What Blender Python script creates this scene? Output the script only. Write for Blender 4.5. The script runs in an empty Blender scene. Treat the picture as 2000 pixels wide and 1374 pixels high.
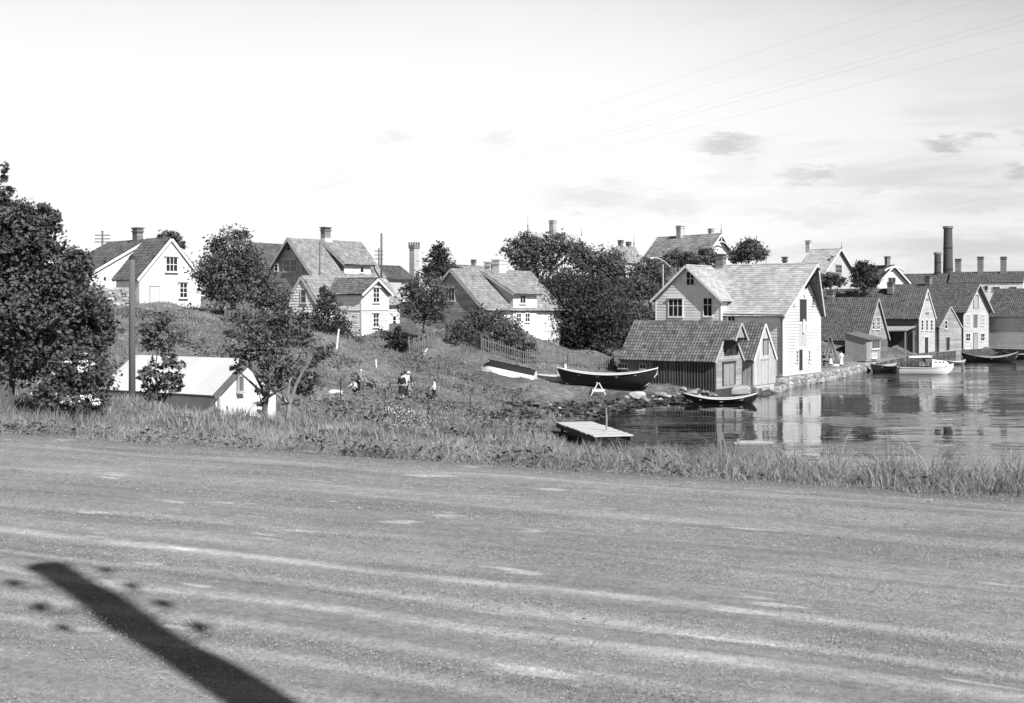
import bpy, bmesh, math, random
import numpy as np
from mathutils import Vector, Matrix, noise as mnoise

random.seed(7); RNG = np.random.default_rng(7)
S = bpy.context.scene
COL = S.collection
R = math.radians

# ------------------------------------------------------------------ camera, sky, sun, exposure
F, CX, HOR, ZC = 2300.0, 1000.0, 600.0, 7.3        # focal length in photo pixels, centre, horizon row, eye height over the water
cd = bpy.data.cameras.new('camera'); cam = bpy.data.objects.new('camera', cd); COL.objects.link(cam)
cd.sensor_width = 36; cd.lens = F / 2000 * 36
cam.location = (0, 0, ZC); cam.rotation_euler = (R(90), 0, 0)
cd.shift_y = (HOR - 687) / 2000.0
cd.clip_start = 0.1; cd.clip_end = 6000
cd.dof.use_dof = True; cd.dof.focus_distance = 95; cd.dof.aperture_fstop = 6.5
S.camera = cam

SUN_AZ, SUN_EL = 36.5, 43.0                          # azimuth counted from straight behind the camera towards the right
sd = Vector((math.sin(R(SUN_AZ)) * math.cos(R(SUN_EL)), -math.cos(R(SUN_AZ)) * math.cos(R(SUN_EL)), math.sin(R(SUN_EL))))
sl = bpy.data.lights.new('sun', 'SUN'); sun = bpy.data.objects.new('sun', sl); COL.objects.link(sun)
sl.energy = 5.0; sl.angle = R(0.45); sl.color = (1, 1, 1)
sun.rotation_euler = (-sd).to_track_quat('-Z', 'Y').to_euler(); sun.location = (30, -30, 60)

S.view_settings.view_transform = 'Standard'; S.view_settings.look = 'None'
S.view_settings.gamma = 1; S.view_settings.use_curve_mapping = False
S.view_settings.exposure = 0.45

class NT:
    """tiny helper for node trees"""
    def __init__(s, t): s.t = t; s.n = t.nodes; s.l = t.links
    def new(s, ty, **k):
        n = s.n.new(ty)
        for a, v in k.items(): setattr(n, a, v)
        return n
    def put(s, sock, v):
        if isinstance(v, bpy.types.NodeSocket): s.l.new(v, sock)
        else: sock.default_value = v
    def m(s, op, a, b=0.0, c=0.0, clamp=False):
        n = s.new('ShaderNodeMath', operation=op, use_clamp=clamp)
        s.put(n.inputs[0], a); s.put(n.inputs[1], b); s.put(n.inputs[2], c)
        return n.outputs[0]
    def rng(s, v, a, b, c, d, smooth=True):
        n = s.new('ShaderNodeMapRange'); n.interpolation_type = 'SMOOTHSTEP' if smooth else 'LINEAR'
        s.put(n.inputs[0], v)
        for i, x in zip((1, 2, 3, 4), (a, b, c, d)): s.put(n.inputs[i], x)
        return n.outputs[0]
    def noise(s, vec, scale, detail=4, rough=0.6, dist=0.0):
        n = s.new('ShaderNodeTexNoise'); s.l.new(vec, n.inputs['Vector'])
        n.inputs['Scale'].default_value = scale; n.inputs['Detail'].default_value = detail
        n.inputs['Roughness'].default_value = rough; n.inputs['Distortion'].default_value = dist
        return n.outputs['Fac']
    def mapping(s, vec, scale=(1, 1, 1), rot=(0, 0, 0), loc=(0, 0, 0)):
        n = s.new('ShaderNodeMapping'); s.l.new(vec, n.inputs['Vector'])
        n.inputs['Scale'].default_value = scale; n.inputs['Rotation'].default_value = rot; n.inputs['Location'].default_value = loc
        return n.outputs[0]
    def grey(s, v):
        n = s.new('ShaderNodeCombineColor')
        for i in range(3): s.put(n.inputs[i], v)
        return n.outputs[0]

W = bpy.data.worlds.new('World'); S.world = W; W.use_nodes = True
w = NT(W.node_tree); w.n.clear()
sky = w.new('ShaderNodeTexSky', sky_type='NISHITA'); sky.sun_disc = False
sky.sun_elevation = R(SUN_EL); sky.sun_rotation = R(180 - SUN_AZ)
sky.dust_density = 1.5; sky.air_density = 1.0; sky.ozone_density = 1.0
sep = w.new('ShaderNodeSeparateColor'); w.l.new(sky.outputs[0], sep.inputs[0])
red = w.m('ADD', w.m('MULTIPLY', sep.outputs[0], 0.75), w.m('MULTIPLY', sep.outputs[1], 0.25))   # black and white film behind a yellow filter
tc = w.new('ShaderNodeTexCoord'); xyz = w.new('ShaderNodeSeparateXYZ'); w.l.new(tc.outputs['Generated'], xyz.inputs[0])
X_, Y_, Z_ = xyz.outputs
el = w.m('MAXIMUM', Z_, 0.0)
wob = w.noise(w.mapping(tc.outputs['Generated'], (1, 1, 2.5)), 7, 6, 0.62)
wob2 = w.noise(w.mapping(tc.outputs['Generated'], (1, 1, 4)), 26, 6, 0.65)
# pale summer veil, thick near the horizon and thinning out upwards; thinner over the water on the right
hz = w.rng(w.m('ADD', w.m('ADD', el, w.m('MULTIPLY', w.m('SUBTRACT', wob, 0.5), 0.035)), w.m('MULTIPLY', w.m('MAXIMUM', X_, 0.0), 0.16)), 0.17, 0.55, 1.0, 0.0)
veil = w.m('MULTIPLY', hz, w.rng(X_, 0.05, 0.5, 14.0, 11.8))
base = w.m('ADD', w.m('MULTIPLY', red, 0.28), veil)
yy = w.m('MAXIMUM', Y_, 0.02); ax = w.m('DIVIDE', X_, yy); ay = w.m('DIVIDE', Z_, yy)
shade = None
dn = w.m('SUBTRACT', wob2, 0.5); dn2 = w.m('SUBTRACT', wob, 0.5)
for (px, py, rx, ry, k) in [(1435, 287, 110, 26, .30), (1596, 346, 80, 30, .26), (1848, 279, 62, 20, .32), (1905, 272, 40, 14, .22), (1992, 335, 50, 24, .30),
                            (772, 268, 70, 20, .10), (972, 268, 45, 20, .10), (1150, 385, 170, 42, .17), (1310, 405, 150, 34, .15), (1760, 352, 170, 18, .17), (1900, 395, 230, 34, .17),
                            (640, 360, 90, 26, .06), (1990, 258, 40, 20, .18), (1600, 420, 190, 30, .12), (1880, 470, 260, 22, .12)]:
    dx = w.m('DIVIDE', w.m('ADD', w.m('SUBTRACT', ax, (px - CX) / F), w.m('MULTIPLY', dn2, 0.12)), rx / F)
    dy = w.m('DIVIDE', w.m('ADD', w.m('SUBTRACT', ay, (HOR - py) / F), w.m('MULTIPLY', dn, 0.05)), ry / F)
    d = w.m('SQRT', w.m('ADD', w.m('MULTIPLY', dx, dx), w.m('MULTIPLY', dy, dy)))
    b = w.m('MULTIPLY', w.rng(d, 0.1, 1.1, 1, 0), k * 1.05)
    shade = b if shade is None else w.m('MAXIMUM', shade, b)
lay = w.rng(w.noise(w.mapping(tc.outputs['Generated'], (1, 1, 7.5), loc=(2, 3, 1)), 4.2, 7, 0.58, .4), 0.44, 0.68, 0, 0.24)
puffs = w.m('MULTIPLY', lay, w.m('MULTIPLY', w.rng(el, .11, .2, 1, .15), w.rng(w.m('SUBTRACT', X_, w.m('MULTIPLY', Y_, .05)), -.06, .34, .12, 1)))
shade = w.m('MAXIMUM', w.m('MULTIPLY', shade, w.m('GREATER_THAN', Y_, 0.03)), puffs)
tot = w.m('MULTIPLY', base, w.m('SUBTRACT', 1.0, shade))
bg = w.new('ShaderNodeBackground'); bg.inputs[1].default_value = 0.05
w.l.new(w.grey(tot), bg.inputs[0])
ow = w.new('ShaderNodeOutputWorld'); w.l.new(bg.outputs[0], ow.inputs[0])

# ------------------------------------------------------------------ materials (the photograph is black and white: all are grey)
MATS = {}
def mat(name, base, tone=0.0, nz=None, amp=0.3, rough=0.85, bump=0.0, bscale=None, stretch=(1, 1, 1), spec=0.3, big=0.0):
    """grey material: per-piece tone attribute, grain noise, slow wear noise, fine bump"""
    if name in MATS: return MATS[name]
    m = bpy.data.materials.new(name); m.use_nodes = True
    t = NT(m.node_tree); p = t.n['Principled BSDF']
    p.inputs['Roughness'].default_value = rough; p.inputs['Specular IOR Level'].default_value = spec
    v = base
    co = t.new('ShaderNodeTexCoord').outputs['Object']; co = t.mapping(co, stretch)
    if tone:
        a = t.new('ShaderNodeAttribute', attribute_name='tone')
        v = t.m('MULTIPLY', v, t.m('ADD', 1.0, t.m('MULTIPLY', a.outputs['Fac'], tone)))
    if nz:
        n = t.noise(co, nz, 5, 0.65)
        v = t.m('MULTIPLY', v, t.rng(n, 0.25, 0.75, 1 - amp, 1 + amp, False))
    if big:
        n = t.noise(co, 0.45, 4, 0.6)
        v = t.m('MULTIPLY', v, t.rng(n, 0.3, 0.7, 1 - big, 1 + big, False))
    t.l.new(t.grey(v), p.inputs['Base Color']) if isinstance(v, bpy.types.NodeSocket) else setattr(p.inputs['Base Color'], 'default_value', (v, v, v, 1))
    if bump:
        b = t.new('ShaderNodeBump'); b.inputs['Strength'].default_value = bump; b.inputs['Distance'].default_value = 0.02
        t.l.new(t.noise(co, bscale or 30, 4, 0.6), b.inputs['Height']); t.l.new(b.outputs[0], p.inputs['Normal'])
    MATS[name] = m
    return m

M_WHITE = mat('white_paint', .68, .09, 2.2, .13, .6, .1, 40, (1, 1, .25), big=.10)
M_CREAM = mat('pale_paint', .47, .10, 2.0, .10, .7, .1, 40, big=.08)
M_GREYW = mat('grey_paint', .34, .14, 3.0, .15, .8, .15, 40, big=.1)
M_WEATH = mat('weathered_wood', .30, .22, 5.0, .25, .9, .3, 40, (1, 1, .3), big=.15)
M_PALEWOOD = mat('pale_weathered_wood', .46, .16, 5.0, .2, .9, .3, 40, (1, 1, .3), big=.12)
M_DARKW = mat('tarred_wood', .055, .7, 6.0, .35, .8, .3, 40, (1, 1, .2), big=.3)
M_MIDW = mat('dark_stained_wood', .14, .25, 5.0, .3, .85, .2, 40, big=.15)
M_TRIM = mat('white_trim', .72, .05, 3, .08, .6)
M_GTRIM = mat('grey_trim', .42, .05, 3, .12, .7)
M_TILE = mat('clay_tiles', .122, .42, 2.5, .2, .75, .2, 60, big=.18)
M_TILED = mat('dark_clay_tiles', .095, .35, 2.0, .2, .75, .2, 60, big=.15)
M_TILEL = mat('pale_clay_tiles', .24, .30, 2.0, .2, .75, .2, 60, big=.12)
M_SLATE = mat('pale_slates', .40, .20, 2.0, .18, .7, .2, 60, big=.16)
M_ZINC = mat('pale_sheet_roof', .58, .06, 3, .06, .5, .1, 10, big=.06)
M_BRICK = mat('chimney_brick', .20, .3, 8, .3, .9, .4, 30)
M_SOOT = mat('sooty_brick', .085, .3, 4, .3, .9, .4, 20)
M_PLASTER = mat('white_plaster', .66, .0, 2.2, .16, .9, .3, 20, (1, 1, .35), big=.08)
M_STONE = mat('stone', .24, .35, 3, .35, .9, .5, 12, big=.2)
M_PSTONE = mat('pale_stone', .37, .3, 3, .3, .9, .5, 12, big=.15)
M_DSTONE = mat('wet_dark_stone', .12, .4, 3, .35, .7, .5, 12)
M_BARK = mat('bark', .10, .2, 9, .4, .95, .6, 25, (1, 1, .3))
M_PALEBARK = mat('bare_pale_wood', .27, .1, 9, .3, .9, .3, 25, (1, 1, .3))
M_POLE = mat('pole_wood', .12, .1, 8, .3, .9, .3, 30, (1, 1, .08))
M_LEAF = mat('leaves', .118, .45, 1.2, .25, .65, spec=.35)
M_LEAFD = mat('dark_needles', .066, .5, 1.2, .25, .7, spec=.25)
M_LEAFL = mat('light_leaves', .12, .5, 1.2, .25, .65, spec=.35)
M_BLOSSOM = mat('white_blossom', .72, .15)
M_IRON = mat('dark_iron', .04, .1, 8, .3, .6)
M_HULLD = mat('tarred_hull', .022, .3, 5, .35, .55, .1, 30)
M_HULLW = mat('white_hull', .76, .04, 3, .05, .45)
M_HULLG = mat('grey_hull', .30, .1, 4, .2, .7)
M_WOODIN = mat('boat_wood', .36, .2, 6, .25, .8)
M_CLOTHD = mat('dark_cloth', .025, .1, 9, .2, .9)
M_CLOTHM = mat('grey_cloth', .20, .1, 9, .2, .9)
M_CLOTHW = mat('white_cloth', .75, .05, 9, .08, .9)
M_SKIN = mat('skin', .42, 0, 9, .08, .6)
M_HAIRD = mat('dark_hair', .03, 0, 9, .2, .7)
M_HAIRL = mat('fair_hair', .5, 0, 9, .2, .7)
M_PORC = mat('porcelain', .6, 0, None, 0, .25)
M_CONC = mat('old_concrete', .45, .1, 3, .2, .9, .3, 15, big=.15)
for lm in (M_LEAF, M_LEAFD, M_LEAFL):
    t = NT(lm.node_tree); p = t.n['Principled BSDF']; tr = t.new('ShaderNodeBsdfTranslucent'); src = p.inputs['Base Color'].links[0].from_socket; t.l.new(src, tr.inputs[0])
    mx = t.new('ShaderNodeMixShader'); mx.inputs[0].default_value = .32; t.l.new(p.outputs[0], mx.inputs[1]); t.l.new(tr.outputs[0], mx.inputs[2]); t.l.new(mx.outputs[0], t.n['Material Output'].inputs[0])
def glass_mat():
    m = bpy.data.materials.new('window_glass'); m.use_nodes = True; p = m.node_tree.nodes['Principled BSDF']
    p.inputs['Base Color'].default_value = (.018, .018, .018, 1); p.inputs['Roughness'].default_value = .08; p.inputs['Specular IOR Level'].default_value = .5
    return m
M_GLASS = glass_mat()

# ------------------------------------------------------------------ mesh helpers
class MB:
    """collects faces, builds them as ONE mesh object"""
    def __init__(s): s.v = []; s.f = []; s.t = []
    def poly(s, pts, tone=0.0):
        i = len(s.v); s.v += [tuple(p) for p in pts]; s.f.append(tuple(range(i, i + len(pts)))); s.t.append(tone)
    def hexa(s, a, b, tone=0.0):
        """a, b: two 4-point rings joined into a closed solid"""
        i = len(s.v); s.v += [tuple(p) for p in a] + [tuple(p) for p in b]
        for q in ((0, 1, 2, 3), (4, 7, 6, 5), (0, 4, 5, 1), (1, 5, 6, 2), (2, 6, 7, 3), (3, 7, 4, 0)):
            s.f.append(tuple(i + k for k in q)); s.t.append(tone)
    def box(s, x0, y0, z0, x1, y1, z1, tone=0.0):
        s.hexa([(x0, y0, z0), (x1, y0, z0), (x1, y1, z0), (x0, y1, z0)], [(x0, y0, z1), (x1, y0, z1), (x1, y1, z1), (x0, y1, z1)], tone)
    def bar(s, a, b, wd, th=None, up=Vector((0, 0, 1)), tone=0.0):
        a, b = Vector(a), Vector(b); th = th or wd; d = (b - a).normalized()
        x = d.cross(up)
        x = x.normalized() if x.length > 1e-4 else Vector((1, 0, 0)); y = x.cross(d)
        x *= wd / 2; y *= th / 2
        s.hexa([a - x - y, a + x - y, a + x + y, a - x + y], [b - x - y, b + x - y, b + x + y, b - x + y], tone)
    def tube(s, pts, rad, n=8, tone=0.0, cap=True):
        pts = [Vector(p) for p in pts]; k = len(pts)
        rad = rad if isinstance(rad, (list, tuple)) else [rad] * k
        i0 = len(s.v); up = Vector((0.13, 0.21, 1)).normalized()
        for i, p in enumerate(pts):
            d = (pts[min(i + 1, k - 1)] - pts[max(i - 1, 0)]).normalized()
            if abs(d.dot(up)) > .96: u0 = Vector((1, 0.1, 0))
            else: u0 = up
            x = d.cross(u0).normalized(); y = d.cross(x)
            for j in range(n):
                a = 2 * math.pi * j / n
                s.v.append(tuple(p + x * (math.cos(a) * rad[i]) + y * (math.sin(a) * rad[i])))
        for i in range(k - 1):
            for j in range(n):
                a = i0 + i * n + j; b = i0 + i * n + (j + 1) % n
                s.f.append((a, b, b + n, a + n)); s.t.append(tone)
        if cap:
            s.f.append(tuple(i0 + j for j in range(n))); s.t.append(tone)
            s.f.append(tuple(i0 + (k - 1) * n + j for j in range(n))); s.t.append(tone)
    def lathe(s, prof, c=(0, 0, 0), n=12, tone=0.0, sx=1, sy=1):
        i0 = len(s.v); c = Vector(c)
        for (r, z) in prof:
            for j in range(n):
                a = 2 * math.pi * j / n
                s.v.append((c.x + r * math.cos(a) * sx, c.y + r * math.sin(a) * sy, c.z + z))
        for i in range(len(prof) - 1):
            for j in range(n):
                a = i0 + i * n + j; b = i0 + i * n + (j + 1) % n
                s.f.append((a, b, b + n, a + n)); s.t.append(tone)
        for e in (0, len(prof) - 1):
            s.f.append(tuple(i0 + e * n + j for j in range(n))); s.t.append(tone)
    def mesh(s, name):
        me = bpy.data.meshes.new(name); me.from_pydata(s.v, [], s.f)
        a = me.attributes.new('tone', 'FLOAT', 'FACE'); a.data.foreach_set('value', s.t)
        bm = bmesh.new(); bm.from_mesh(me); bmesh.ops.recalc_face_normals(bm, faces=bm.faces); bm.to_mesh(me); bm.free()
        return me
    def build(s, name, m, parent=None, smooth=False, loc=None):
        me = s.mesh(name); me.materials.append(m)
        if smooth: me.polygons.foreach_set('use_smooth', [True] * len(me.polygons))
        return link(name, me, parent, loc)
def link(name, data, parent=None, loc=None):
    o = bpy.data.objects.new(name, data); COL.objects.link(o)
    if parent: o.parent = parent
    if loc is not None: o.location = loc
    return o
def tag(o, label=None, cat=None, group=None, kind=None):
    if label: o['label'] = label
    if cat: o['category'] = cat
    if group: o['group'] = group
    if kind: o['kind'] = kind
    return o
def thing(name, label, cat, loc=(0, 0, 0), rz=0, group=None):
    o = bpy.data.objects.new(name, None); COL.objects.link(o); o.location = loc; o.rotation_euler = (0, 0, rz); o.empty_display_size = .3
    return tag(o, label, cat, group)
def copy_thing(o, loc, rz=None, label=None, scale=None):
    c = o.copy(); COL.objects.link(c); c.location = loc
    if rz is not None: c.rotation_euler = (0, 0, rz)
    if label: c['label'] = label
    if scale: c.scale = (scale,) * 3
    for ch in list(o.children):
        d = ch.copy(); COL.objects.link(d); d.parent = c
        for g in list(ch.children):
            e = g.copy(); COL.objects.link(e); e.parent = d
    return c
def np_mesh(name, verts, nper, tones, m, smooth=False, parent=None, loc=None):
    """verts: (k, nper, 3) separate polygons of nper corners"""
    k = len(verts); me = bpy.data.meshes.new(name)
    me.vertices.add(k * nper); me.vertices.foreach_set('co', np.ascontiguousarray(verts, dtype=np.float32).ravel())
    me.loops.add(k * nper); me.loops.foreach_set('vertex_index', np.arange(k * nper, dtype=np.int32))
    me.polygons.add(k); me.polygons.foreach_set('loop_start', np.arange(0, k * nper, nper, dtype=np.int32))
    me.update(calc_edges=True)
    a = me.attributes.new('tone', 'FLOAT', 'FACE'); a.data.foreach_set('value', np.asarray(tones, dtype=np.float32))
    me.materials.append(m)
    return link(name, me, parent, loc)
def P(px, py, D): return Vector(((px - CX) / F * D, D, ZC - (py - HOR) / F * D))
rnd = random.uniform

# ------------------------------------------------------------------ terrain
UX, UY = .906, -.423           # along the road
NX, NY = .423, .906            # across the road, away from the camera
ROAD_N, ROAD_Z = 10.85, ZC - 1.6
CT = [  # pixel column, distance, height relative to the eye
 (-700,28,-1.5),(-300,26,-1.8),(0,26,-2.2),(0,40,-2.4),(150,30,-2.75),(258,30,-3.0),(340,29,-2.95),(200,34,-3.4),(330,36,-3.9),(200,42,-4.3),(420,40,-4.6),(500,42,-4.7),(520,36,-3.6),(560,34,-3.5),(420,33,-3.55),(480,30,-3.1),(650,36,-3.9),(300,46,-4.4),
 (300,60,-2.9),(450,60,-3.1),(600,62,-4.2),(700,62,-4.95),(800,60,-5.3),(900,60,-5.9),(785,71,-5.55),(950,70,-6.2),(700,75,-4.9),(600,75,-3.7),(450,78,-1.9),(250,75,-1.2),(100,70,-1.0),
 (300,92,-.15),(200,92,.1),(100,92,.3),(-200,80,.3),(400,93,-.4),(520,93,-.9),(600,97,-1.9),(740,97,-3.35),(700,87,-3.9),(820,90,-4.2),(880,100,-2.9),(950,103,-2.6),(1050,108,-2.9),
 (930,93,-4.6),(1040,91,-5.8),(950,88,-5.5),(1100,93,-6.3),(1180,93,-6.4),(1240,93,-6.6),(1300,94,-6.75),(1395,94,-6.8),(1460,98,-6.7),(1500,99.5,-6.9),(1150,105,-5.2),(1250,112,-5.4),(1350,114,-5.6),
 (1529,111,-6.2),(1602,118,-6.3),(1660,131,-6.5),(1700,143,-6.6),(1790,170,-6.6),(1880,185,-6.6),(1960,193,-6.6),(2100,200,-6.6),
 (1130,118,-4.2),(1000,125,-1.0),(750,125,-.8),(600,125,-.5),(300,125,.6),(0,125,.6),(500,180,1),(800,180,1.2),(1100,180,2.2),(1350,165,2.2),(1600,170,.5),(1800,215,-1),(1950,230,-2),(2300,250,-3),
 (1250,84,-8.0),(1330,86,-8.4),(1480,95,-8.7),(1560,104,-9),(1520,103.5,-8.6),(1545,107,-8.6),(1580,112,-8.6),(1640,118,-9),(1720,135,-9),(1800,150,-9),(1880,165,-9),(1960,172,-9),(2150,180,-10),
 (1300,72,-9),(1500,75,-10),(1800,90,-11),(1500,58,-9),(1250,62,-8.4),(1700,50,-9),(2000,60,-11),(2400,80,-12),(2700,150,-12),(2300,36,-10),(3200,60,-12),
 (1100,60,-6.9),(1180,56,-7.1),(1250,50,-7.1),(1400,44,-7.1),(1600,38,-7.1),(1900,32,-7.2),(2300,26,-7.2),(1080,66,-6.9),(1130,70,-7.15),
 (1050,75,-6.7),(1110,76,-6.95),(1160,80,-7.1),(1235,84,-7.35),(1330,89,-7.4),(1420,94.6,-7.4),(1500,99,-7.4),
 (1000,45,-5.7),(850,42,-5.1),(1150,38,-5.6),(1350,30,-5.2),(1600,24,-4.8),(2000,18,-4.2),(2600,15,-4.2)]
pts = [((px - CX) / F * D, D, z) for px, D, z in CT]
for a in range(-60, 61, 6):
    for n, z in ((9, -1.62), (11.3, -1.62), (12.6, -1.72), (14.2, -2.0)):
        pts.append((UX * a + NX * n, UY * a + NY * n, z))
for ang in range(0, 360, 20):
    for r_ in (420, 900):
        x, y = r_ * math.cos(R(ang)), r_ * math.sin(R(ang)) + 50
        wet = x > 60 and y < 0.9 * x and y > -0.35 * x
        pts.append((x, y, -12 if wet and r_ < 900 else (-1.5 if y < 0 else 1.0)))
pts = np.array(pts)
def _phi(d): return d
_A = _phi(np.hypot(pts[:, None, 0] - pts[None, :, 0], pts[:, None, 1] - pts[None, :, 1])) - np.eye(len(pts)) * .25
_n = len(pts); _K = np.zeros((_n + 1, _n + 1)); _K[:_n, :_n] = _A; _K[:_n, _n] = 1; _K[_n, :_n] = 1
_c = np.linalg.solve(_K, np.append(pts[:, 2], 0))
_px = RNG.uniform(0, 6.28, (14, 3)); _fr = RNG.uniform(.15, 1.6, 14); _an = RNG.uniform(0, 6.28, 14)
def tz(x, y):
    """ground height in world units at arrays x, y"""
    x = np.asarray(x, float); y = np.asarray(y, float); sh = x.shape; x = x.ravel(); y = y.ravel()
    out = np.empty(len(x))
    for i in range(0, len(x), 20000):
        d = np.hypot(x[i:i + 20000, None] - pts[None, :, 0], y[i:i + 20000, None] - pts[None, :, 1])
        out[i:i + 20000] = d @ _c[:_n] + _c[_n]
    nn = NX * x + NY * y
    bump = sum(np.sin(f * (x * math.cos(a) + y * math.sin(a)) * 2 + p[0]) * .09 / (.5 + f) for f, a, p in zip(_fr, _an, _px))
    k = np.clip((nn - 11.2) / 6, 0, 1)
    out = out + bump * k
    flat = np.clip((nn - 10.6) / 1.2, 0, 1)
    out = (-1.66) * (1 - flat) + out * flat
    return (out + ZC).reshape(sh)
def gz(x, y): return float(tz([x], [y])[0])
def G(px, D):
    x = (px - CX) / F * D
    return Vector((x, D, gz(x, D)))
def hit(px, py, d0=13.0, d1=320.0):
    """where the line of sight through a pixel meets the ground"""
    D = np.arange(d0, d1, .25); x = (px - CX) / F * D
    z = ZC - (py - HOR) / F * D; g = tz(x, D)
    i = np.argmax(g >= z) if (g >= z).any() else len(D) - 1
    return Vector((x[i], D[i], g[i]))

def axis(a, b, fine, lo, hi, grow=1.25):
    m = list(np.arange(a, b + fine / 2, fine)); s = fine; x = a; left = []
    while x > lo: s *= grow; x -= s; left.append(x)
    s = fine; x = m[-1]; right = []
    while x < hi: s *= grow; x += s; right.append(x)
    return np.array(left[::-1] + m + right)
gx = axis(-48, 78, .8, -2500, 2500); gy = axis(6, 150, .8, -1500, 3500)
XX, YY = np.meshgrid(gx, gy); ZZ = tz(XX, YY)
me = bpy.data.meshes.new('ground'); nx, ny = len(gx), len(gy)
idx = np.arange(nx * ny).reshape(ny, nx)
quads = np.stack([idx[:-1, :-1], idx[:-1, 1:], idx[1:, 1:], idx[1:, :-1]], -1).reshape(-1, 4)
me.vertices.add(nx * ny); me.vertices.foreach_set('co', np.stack([XX, YY, ZZ], -1).astype(np.float32).ravel())
me.loops.add(len(quads) * 4); me.loops.foreach_set('vertex_index', quads.astype(np.int32).ravel())
me.polygons.add(len(quads)); me.polygons.foreach_set('loop_start', np.arange(0, len(quads) * 4, 4, dtype=np.int32))
me.update(calc_edges=True); me.polygons.foreach_set('use_smooth', [True] * len(quads))
def ground_mat():
    m = bpy.data.materials.new('meadow_ground'); m.use_nodes = True; t = NT(m.node_tree); p = t.n['Principled BSDF']
    co = t.new('ShaderNodeTexCoord').outputs['Object']
    g = t.new('ShaderNodeNewGeometry'); z = t.new('ShaderNodeSeparateXYZ'); t.l.new(g.outputs['Position'], z.inputs[0])
    n1 = t.noise(co, .16, 5, .6); n2 = t.noise(co, 2.2, 5, .7); n3 = t.noise(co, 11, 4, .7)
    v = t.m('MULTIPLY', t.rng(n1, .3, .7, .09, .19), t.rng(n2, .25, .75, .6, 1.45)); v = t.m('MULTIPLY', v, t.rng(n3, .25, .75, .65, 1.4))
    mud = t.m('MULTIPLY', t.rng(n3, .3, .72, .035, .13), t.rng(n2, .3, .7, .6, 1.5))                 # bare mud and weed along the shore
    k = t.rng(t.m('ADD', z.outputs[2], t.m('MULTIPLY', t.m('SUBTRACT', n2, .5), .7)), .35, .8, 1, 0)
    v = t.m('ADD', t.m('MULTIPLY', v, t.m('SUBTRACT', 1, k)), t.m('MULTIPLY', mud, k))
    t.l.new(t.grey(v), p.inputs['Base Color']); p.inputs['Roughness'].default_value = .95; p.inputs['Specular IOR Level'].default_value = .1
    b = t.new('ShaderNodeBump'); b.inputs['Strength'].default_value = .7; b.inputs['Distance'].default_value = .12
    t.l.new(t.m('ADD', n3, n2), b.inputs['Height']); t.l.new(b.outputs[0], p.inputs['Normal'])
    return m
me.materials.append(ground_mat()); tag(link('ground', me), kind='structure')

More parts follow.
